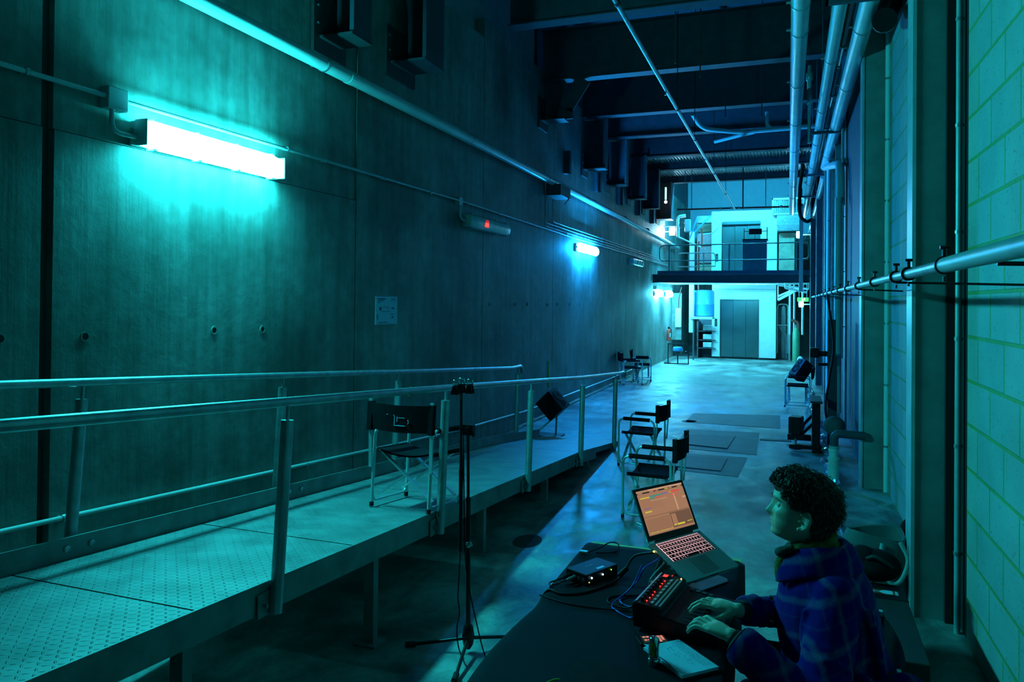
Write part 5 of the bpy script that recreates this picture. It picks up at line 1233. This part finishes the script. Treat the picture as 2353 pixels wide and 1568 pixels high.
FR = [(.118, .0), (.112, .035), (.10, .058), (.08, .078), (.06, .088), (.045, .092), (.03, .094), (.018, .091), (.008, .087), (-.01, .086), (-.03, .087), (-.042, .089), (-.050, .0915), (-.057, .094), (-.0625, .0905), (-.069, .0935), (-.077, .089), (-.083, .085), (-.092, .0885), (-.102, .087), (-.110, .076), (-.116, .055), (-.12, .02), (-.125, -.02)]
BK = [(.118, .0), (.11, .04), (.095, .068), (.07, .092), (.04, .103), (.01, .105), (-.02, .098), (-.05, .082), (-.08, .068), (-.125, .06)]
WD_ = [(.118, .0), (.112, .03), (.10, .048), (.08, .063), (.05, .073), (.02, .076), (-.01, .075), (-.03, .072), (-.06, .065), (-.08, .057), (-.10, .045), (-.112, .034), (-.12, .028), (-.125, .03)]
def g(x, s): return math.exp(-(x/s)**2)
hm = MB(); nr, na = 90, 84; rings = []
for i in range(nr+1):
    z = .1179-.2425*i/nr; F, B, Wd = lerp(FR, z), lerp(BK, z), lerp(WD_, z); r_ = []
    for j in range(na):
        a = 2*PI*j/na; ca, sa = math.cos(a), math.sin(a)
        e = .86
        f = (F if ca > 0 else B)*math.copysign(abs(ca)**e, ca); l = Wd*math.copysign(abs(sa)**.92, sa)
        if ca > 0:
            nose = lerp([(.03, 0), (.02, .003), (.008, .009), (-.008, .017), (-.022, .0255), (-.031, .030), (-.037, .027), (-.044, .012), (-.050, .002), (-.056, 0)], z)
            sg = .0085+.006*g(z+.033, .012)
            f += nose*math.exp(-(abs(l)/sg)**2.4)
            f -= .014*g(z-.004, .013)*(g(l-.032, .016)+g(l+.032, .016))      # eye sockets
            f += .005*g(z-.026, .009)*(g(l-.03, .02)+g(l+.03, .02))         # brow
            f += .005*g(z+.022, .016)*(g(l-.042, .016)+g(l+.042, .016))     # cheekbone
            f -= .004*g(z+.058, .02)*(g(l-.028, .006)+g(l+.028, .006))      # fold beside the mouth
            f -= .005*g(z+.0635, .0022)*g(l, .022)
            f += .003*g(z+.100, .012)*g(l, .014)
        if abs(l) > 0: l *= 1-.10*g(z+.045, .02)*max(0, ca)
        r_.append(hp(f, l, z))
    rings.append(r_)
hm.loft(rings)
# neck, torso, arms
body = MB(); body.v = list(map(tuple, hm.v)); body.f = list(hm.f); body.mi = list(hm.mi)
def ell(c, rx, ry, z, n=28, tx=0): return [V(c[0]+rx*math.cos(2*PI*k/n), c[1]+ry*math.sin(2*PI*k/n), z+tx*math.cos(2*PI*k/n)) for k in range(n)]
body.loft([ell((.075, 2.79), .055, .055, 1.13), ell((.09, 2.80), .058, .06, 1.08), ell((.11, 2.805), .07, .08, 1.03), ell((.12, 2.81), .09, .14, .99), ell((.13, 2.81), .11, .17, .93), ell((.14, 2.81), .115, .165, .80), ell((.19, 2.81), .115, .155, .62), ell((.23, 2.81), .13, .17, .47), ell((.24, 2.81), .10, .14, .41)])
SHn, ELn, WRn = V(.15, 2.655, .935), V(.09, 2.42, .675), V(-.165, 2.505, .829)
SHf, ELf, WRf = V(.13, 2.97, .935), V(.03, 3.03, .735), V(-.155, 2.70, .838)
for S_, E_, W_ in ((SHn, ELn, WRn), (SHf, ELf, WRf)):
    chain(body, [S_, S_*.5+E_*.5, E_, E_*.6+W_*.4, W_], [.058, .047, .040, .038, .025])
for y, ky in ((2.72, 2.70), (2.91, 2.93)):     # thighs, shins, feet
    chain(body, [V(.22, y, .455), V(-.02, y, .455), V(-.12, ky, .44)], [.075, .062, .05])
    chain(body, [V(-.12, ky, .44), V(-.10, ky, .27), V(-.06, ky, .09)], [.05, .044, .032]); chain(body, [V(-.06, ky, .07), V(-.20, ky, .04)], [.036, .03])
def hand(m, wr, fwd, thumb, up, tipz, spread=1.):
    """palm, four bent fingers of unequal length, thumb off the side near the wrist; returns fingertip frames"""
    fwd = fwd.normalized(); thumb = (thumb-fwd*thumb.dot(fwd)).normalized(); up = thumb.cross(fwd); up = up if up.z > 0 else -up
    P_ = lambda a, b, c: wr+fwd*a+thumb*b+up*c
    n = 14
    def sec(a, w_, h, c, tw=0): return [P_(a, w_*math.cos(2*PI*k/n)*1.0, c+h*math.sin(2*PI*k/n)+tw*math.cos(2*PI*k/n)) for k in range(n)]
    m.loft([sec(-.02, .024, .019, -.002), sec(.0, .027, .019, 0), sec(.03, .036, .019, .003), sec(.06, .043, .017, .006), sec(.080, .043, .013, .005), sec(.086, .038, .007, .003)])
    tips = []
    for k, (off, L, dr) in enumerate(((.034, (.044, .027, .021), .16), (.0115, (.048, .030, .022), .05), (-.0115, (.044, .028, .021), -.07), (-.033, (.035, .022, .019), -.22))):
        kn = P_(.082-.004*abs(k-1), off, .004); d = (fwd+thumb*dr*spread).normalized()
        bends = (-.12+.03*k, .62, 1.02)
        p = kn; pts = [kn-d*.02, kn]; 
        for q, l in enumerate(L):
            a = bends[q]; p = p+(d*math.cos(a)-up*math.sin(a))*l; pts.append(p)
        chain(m, pts, [.0088, .0092, .0078, .0072, .0060], 12)
        dd = (pts[-1]-pts[-2]).normalized(); nn = (up*math.cos(bends[2])+d*math.sin(bends[2]))
        tips.append((pts[-1], dd, nn, thumb))
    b = P_(.022, .026, -.004); q1 = P_(.045, .046, -.016); q2 = P_(.070, .050, -.026); q3 = P_(.088, .044, -.034)
    chain(m, [b, q1, q2, q3], [.015, .0115, .0095, .0075], 12)
    dd = (q3-q2).normalized(); tips.append((q3, dd, up, thumb))
    for k in range(4):      # tendons over the back of the hand
        m.tube([P_(.03, [.014, .004, -.005, -.013][k], .018), P_(.08, [.030, .010, -.010, -.029][k], .0145)], [.0035, .004], 8)
    return tips
tn = hand(body, WRn, V(-.86, .50, .02), V(.5, .86, .0), None, .79)
tf = hand(body, WRf, V(-.97, .10, .02), V(-.1, -.97, .0), None, .79, .8)
# ears
for s in (1, -1):
    m_ = body
    def ep(f, u, o): return hp(-.012+f-.18*u, s*(.077+o), -.024+u)
    pts = [ep(.017*math.cos(a), .030*math.sin(a), .007+.009*max(0, .35-math.cos(a))) for a in [math.radians(35+k*20) for k in range(13)]]
    m_.tube(pts, [.0035]+[.0048]*(len(pts)-1), 8)
    m_.tube([ep(.008*math.cos(a), .017*math.sin(a), .008+.004*max(0, .35-math.cos(a))) for a in [math.radians(60+k*24) for k in range(9)]], .0038, 8)
    for q in range(6): m_.sph(ep(-.004, -.012+.006*q, .002), (.011, .005, .010), 10, 8)
    m_.sph(ep(.008, -.031, .007), (.0085, .0055, .0095), 10, 8); m_.sph(ep(.015, -.004, .006), (.004, .005, .007), 8, 6); m_.sph(ep(-.002, -.026, .006), (.008, .006, .008), 8, 6)
b_ = build('body', body, 'skin', person, True); remesh(b_, .0042, 3, .45)
for s in (1, -1):
    e = build('eye', MB().sph(hp(.0655, s*.0325, .003), .0118, 16, 12), 'eye', b_, True)
    build('iris', MB().sph(hp(.0715, s*.034, .002), .0060, 12, 8), 'iris', e, True)
    for nm, e0, e1 in (('upper_eyelid', 14, 85), ('lower_eyelid', -85, -22)):
        m = MB(); rows = []
        for i in range(8):
            a = math.radians(e0+(e1-e0)*i/7)
            rows.append([hp(.0655+.0131*math.cos(a)*math.cos(b), s*.0325+.0131*math.cos(a)*math.sin(b), .003+.0131*math.sin(a)) for b in [math.radians(-90+k*18) for k in range(11)]])
        m.grid(rows); build(nm, m, 'skin', e, True)
    m = MB(); m.tube([hp((.0965, .094, .0895, .082, .074)[k], s*(.012+.0105*k), .024+.003*math.sin(k*.9)) for k in range(5)], [.0022, .0036, .0038, .003, .0015], 6); build('eyebrow', m, 'hair', b_, True)
m = MB()
m.tube([hp(.0935-abs(k)*abs(k)*.0016, k*.0055, -.069-.0005*abs(k)) for k in range(-4, 5)], [.001, .0022, .003, .0036, .0038, .0036, .003, .0022, .001], 8); build('lower_lip', m, 'lip', b_, True)
m = MB(); m.tube([hp(.0935-abs(k)*abs(k)*.0016, k*.0055, -.0585-.0006*abs(k)) for k in range(-4, 5)], [.001, .0018, .0024, .0026, .0025, .0026, .0024, .0018, .001], 8); build('upper_lip', m, 'lip', b_, True)
for tips in (tn, tf):
    for p, dd, nn, th in tips:
        X = frame_m(p+nn*.0052-dd*.0035, th, dd, nn); m = MB(); m.sph((0, 0, 0), (.0038, .0050, .0014), 10, 6); m.v = [tuple(X @ V(*q)) for q in m.v]
        build('fingernail', m, 'nail', b_, True)

# jacket
jk = MB()
jk.loft([ell((.105, 2.805), .085, .10, 1.035), ell((.12, 2.81), .115, .165, 1.00), ell((.125, 2.81), .145, .205, .95), ell((.13, 2.81), .165, .215, .86), ell((.145, 2.81), .175, .215, .74), ell((.18, 2.81), .185, .215, .62), ell((.22, 2.81), .20, .23, .50), ell((.24, 2.81), .19, .22, .44)])
def sleeve(S_, E_, W_, r, end):
    w_ = E_+(W_-E_)*end
    mid = S_*.5+E_*.5
    chain(jk, [S_, mid, E_, E_*.5+w_*.5, w_], r)
sleeve(SHn, ELn, WRn, [.082, .078, .074, .070, .061], .78)
sleeve(SHf, ELf, WRf, [.080, .074, .062, .052, .046], .80)
rnd = random.Random(5)
# folds: raised ridges that wind around the sleeves and the body
def ridge(pts, r): jk.tube(smooth_curve(pts, 5), r, 8)
def around(A, B, t0, rad, a0, a1, r, slope=.25):
    ax = (B-A).normalized(); s1 = ax.cross(V(0, 0, 1)).normalized(); s2 = ax.cross(s1); L = (B-A).length; pts = []
    for k in range(7):
        a = a0+(a1-a0)*k/6; c = A+ax*(L*t0+slope*rad*math.sin(a*1.1)); pts.append(c+s1*rad*math.cos(a)+s2*rad*math.sin(a))
    ridge(pts, r)
for k in range(9): around(ELn, WRn, .02+.085*k, .064-.002*k, rnd.uniform(0, 3), rnd.uniform(3.5, 6), rnd.uniform(.008, .013), rnd.uniform(-.6, .6))
for k in range(7): around(SHn, ELn, .1+.13*k, .074, rnd.uniform(0, 3), rnd.uniform(3.5, 6), rnd.uniform(.008, .013), rnd.uniform(-.6, .6))
for k in range(5): around(ELf, WRf, .1+.15*k, .050, rnd.uniform(0, 3), rnd.uniform(3.5, 6), .009, rnd.uniform(-.6, .6))
for pts, r in (([(.06, 2.585, .92), (.05, 2.585, .82), (.09, 2.58, .70)], .013), ([(.24, 2.62, .93), (.27, 2.64, .82), (.29, 2.63, .70), (.32, 2.62, .58)], .016), ([(.18, 2.60, .78), (.24, 2.59, .72), (.31, 2.62, .70)], .014)):
    ridge(pts, r)
jk.sph((.35, 2.60, .62), (.09, .075, .14), 16, 12)
for S_ in (SHn, SHf): chain(jk, [V(.11, 2.81, .985), V(.125, (S_.y+2.81)/2, .975), S_*.8+V(.15, 2.81, .94)*.2], [.07, .078, .085])
j_ = build('jacket', jk, 'plaid', person, True); remesh(j_, .0075, 5, .5)
# collar: a folded band standing round the neck, open at the front
rows = []; rows2 = []
for k in range(29):
    a = math.radians(-148+296*k/28); ca, sa = math.cos(a), math.sin(a)      # 0 = back of neck (+x)
    op = max(0, abs(a)-1.7)
    drop = .035*op
    c = V(.105, 2.80, 0)
    rows.append([c+V(ca*q*1.0-.02*op, -sa*(q+.01), z-drop) for q, z in ((.075, 1.035), (.080, 1.075), (.088, 1.085), (.112, 1.055), (.128+.008*op, 1.022-.012*op), (.139+.012*op, 1.002-.032*op))])
m = MB(); m.grid(rows); c_ = build('collar', m, 'plaid', j_, True); q = c_.modifiers.new('solid', 'SOLIDIFY'); q.thickness = .008
q = c_.modifiers.new('sub', 'SUBSURF'); q.levels = q.render_levels = 1
m = MB(); m.box(-.058, -.046, 2.60, 2.62, .885, .905); 
for z_, y_ in ((.915, 2.655), (.83, 2.66)): build('button', MB().cyl((-.052, y_, z_), (-.040, y_-.002, z_), .007, 12), 'chrome' if z_ > .9 else 'blkp', j_)
for E_, W_, r, en, nm in ((ELn, WRn, .061, .78, 'near'), (ELf, WRf, .046, .80, 'far')):
    d = (W_-E_).normalized(); w_ = E_+(W_-E_)*en
    m = MB(); m.tube([w_-d*.03, w_-d*.015, w_+d*.03, w_+d*.045], [r*.98, r+.006, r+.004, r-.004], 22); build('cuff', m, 'plaid', j_, 50)
    m = MB(); m.tube([w_, w_+d*.05, W_-d*.012, W_-d*.002], [r-.010, r-.012, .031, .029], 18); build('undershirt_cuff', m, 'shirt', person, 50)
m = MB()
for y, ky in ((2.72, 2.70), (2.91, 2.93)):
    chain(m, [V(.23, y, .455), V(-.02, y, .455), V(-.12, ky, .44)], [.085, .07, .058]); chain(m, [V(-.12, ky, .44), V(-.10, ky, .27), V(-.06, ky, .12)], [.058, .054, .05])
m.sph((.25, 2.81, .46), (.13, .18, .075), 14, 10)
remesh(build('trousers', m, 'jeans', person, True), .009, 3)
for ky in (2.70, 2.93):
    m = MB(); chain(m, [V(-.03, ky, .05), V(-.12, ky, .045), V(-.21, ky, .035)], [.045, .042, .035]); m.box(-.25, .01, ky-.04, ky+.04, 0, .02); build('shoe', m, 'blkp', person, True)
# scarf
m = MB()
for k, (z, r, rad, ph) in enumerate(((1.045, .022, .070, 0), (1.072, .020, .066, 1.1), (1.022, .022, .082, 2.3))):
    pts = []
    for i in range(26):
        a = 2*PI*i/26; pts.append((.085+rad*math.cos(a)-.004, 2.80+(rad+.004)*math.sin(a), z+.022*math.cos(a)+.006*math.sin(3*a+ph)))
    m.tube(pts, [r*(1+.16*math.sin(i*1.9+ph)) for i in range(26)], 10, True)
sc_ = build('scarf', m, 'scarf', person, True); q = sc_.modifiers.new('sub', 'SUBSURF'); q.levels = q.render_levels = 1
m = MB(); m.tube(smooth_curve([(.01, 2.76, 1.035), (-.012, 2.745, 1.01), (-.016, 2.74, .975), (-.014, 2.735, .945)], 6), [.016, .018, .02, .021, .022, .022, .023, .023, .024, .024, .024, .023, .023, .023, .022, .022, .021, .020, .018], 12); build('scarf_end', m, 'scarf', sc_, True)
m = MB(); m.tube(smooth_curve([(.02, 2.72, 1.07), (-.02, 2.74, 1.045), (-.028, 2.78, 1.03)], 5), [.01, .012, .014, .015, .016, .016, .016, .015, .014, .013, .012], 10); build('scarf_fold', m, 'scarfd', sc_, True)
# hair: a lumpy cap plus several hundred curls
def scalp(a, t):       # a azimuth (0 front), t 0 crown .. 1 hairline
    low = .0 if abs(a) < 1.25 else (.014 if abs(a) < 1.8 else -.108)
    if abs(a) < .95: low = .060
    elif abs(a) < 1.25: low = .036
    z = .118-(.118-low)*t
    F, B, Wd = lerp(FR, z), lerp(BK, z), lerp(WD_, z); ca, sa = math.cos(a), math.sin(a)
    f = (F if ca > 0 else B)*math.copysign(abs(ca)**.86, ca); l = Wd*math.copysign(abs(sa)**.92, sa)
    return f, l, z
cap = MB(); rnd = random.Random(11)
for k in range(620):
    a = rnd.uniform(-PI, PI); t = rnd.random()**.62
    f, l, z = scalp(a, t); q = 1.0+.045*rnd.random(); up = .008*(1-t)
    if -.040 < f < .03 and z < .012: continue
    thick = 1.06+.10*max(0, min(1, (.05-z)/.12)) if abs(a) > 1.9 else 1.0
    if abs(a) < .95 and t > .85: q *= .97
    cap.sph(hp(f*q*thick, l*q*1.04, z*1.02+up), rnd.uniform(.011, .016), 8, 6)
c_ = build('hair', cap, 'hair', person, True); remesh(c_, .005, 2, .4)
m = MB()
def okhair(f, z): return not (-.036 < f < .03 and z < .014)
for k in range(5200):
    a = rnd.uniform(-PI, PI); t = rnd.random()**.62
    f, l, z = scalp(a, t)
    if not okhair(f, z): continue
    tk = 1+(.06+.10*max(0, min(1, (.05-z)/.12)) if abs(a) > 1.9 else 0); o = hp(f*1.13*tk, l*(1.13+(.04 if abs(a) > 1.9 else 0)), z*1.035+.010); out = (o-HC).normalized()
    dn = V(0, 0, -1)+V(rnd.uniform(-.9, .9), rnd.uniform(-.9, .9), rnd.uniform(-.4, .5))
    T = (dn-out*dn.dot(out)).normalized(); S2 = out.cross(T); L = rnd.uniform(.020, .040); A = rnd.uniform(.002, .0055); fr = rnd.uniform(4, 9); ph = rnd.uniform(0, 6.3)
    if abs(a) < 1.2 and t > .55: L *= .5
    if abs(a) < 1.9 and t > .75: L *= .55
    lift = rnd.uniform(.0, .006)+(.010 if rnd.random() < .12 else 0); pts = []
    for i in range(8):
        u_ = i/7; pts.append(o+T*(L*u_)+out*(lift*math.sin(u_*2.6)-(L*u_)**2*3.6+A*.6*math.cos(fr*u_+ph)+.002)+S2*(A*math.sin(fr*u_+ph)))
    m.tube(pts, [.0013, .0014, .0014, .0013, .0012, .0010, .0008, .0003], 3)
for k in range(420):
    a = rnd.uniform(-1.3, 1.3) if k % 2 else rnd.uniform(-PI, PI); t = rnd.random()*(.8 if k % 2 else .6)
    f, l, z = scalp(a, t); o = hp(f*1.08, l*1.08, z*1.03+.006); out = (o-HC).normalized(); sd = out.cross(V(rnd.uniform(-1, 1), rnd.uniform(-1, 1), .3)).normalized(); s2 = out.cross(sd)
    R_ = rnd.uniform(.004, .010); tw = rnd.uniform(2.5, 5); L = rnd.uniform(.012, .024)
    m.tube([o+out*(L*u_/7*.9)+sd*R_*math.sin(tw*u_/7)+s2*R_*(1-math.cos(tw*u_/7))+V(-.006, 0, -.004)*(u_/7)**2 for u_ in range(8)], [.0012, .0012, .0012, .0011, .001, .0009, .0007, .0003], 3)
build('curls', m, 'hair', c_, True)
director_chair((.075, 2.90, 0), math.radians(90), 'director chair the person is sitting on')
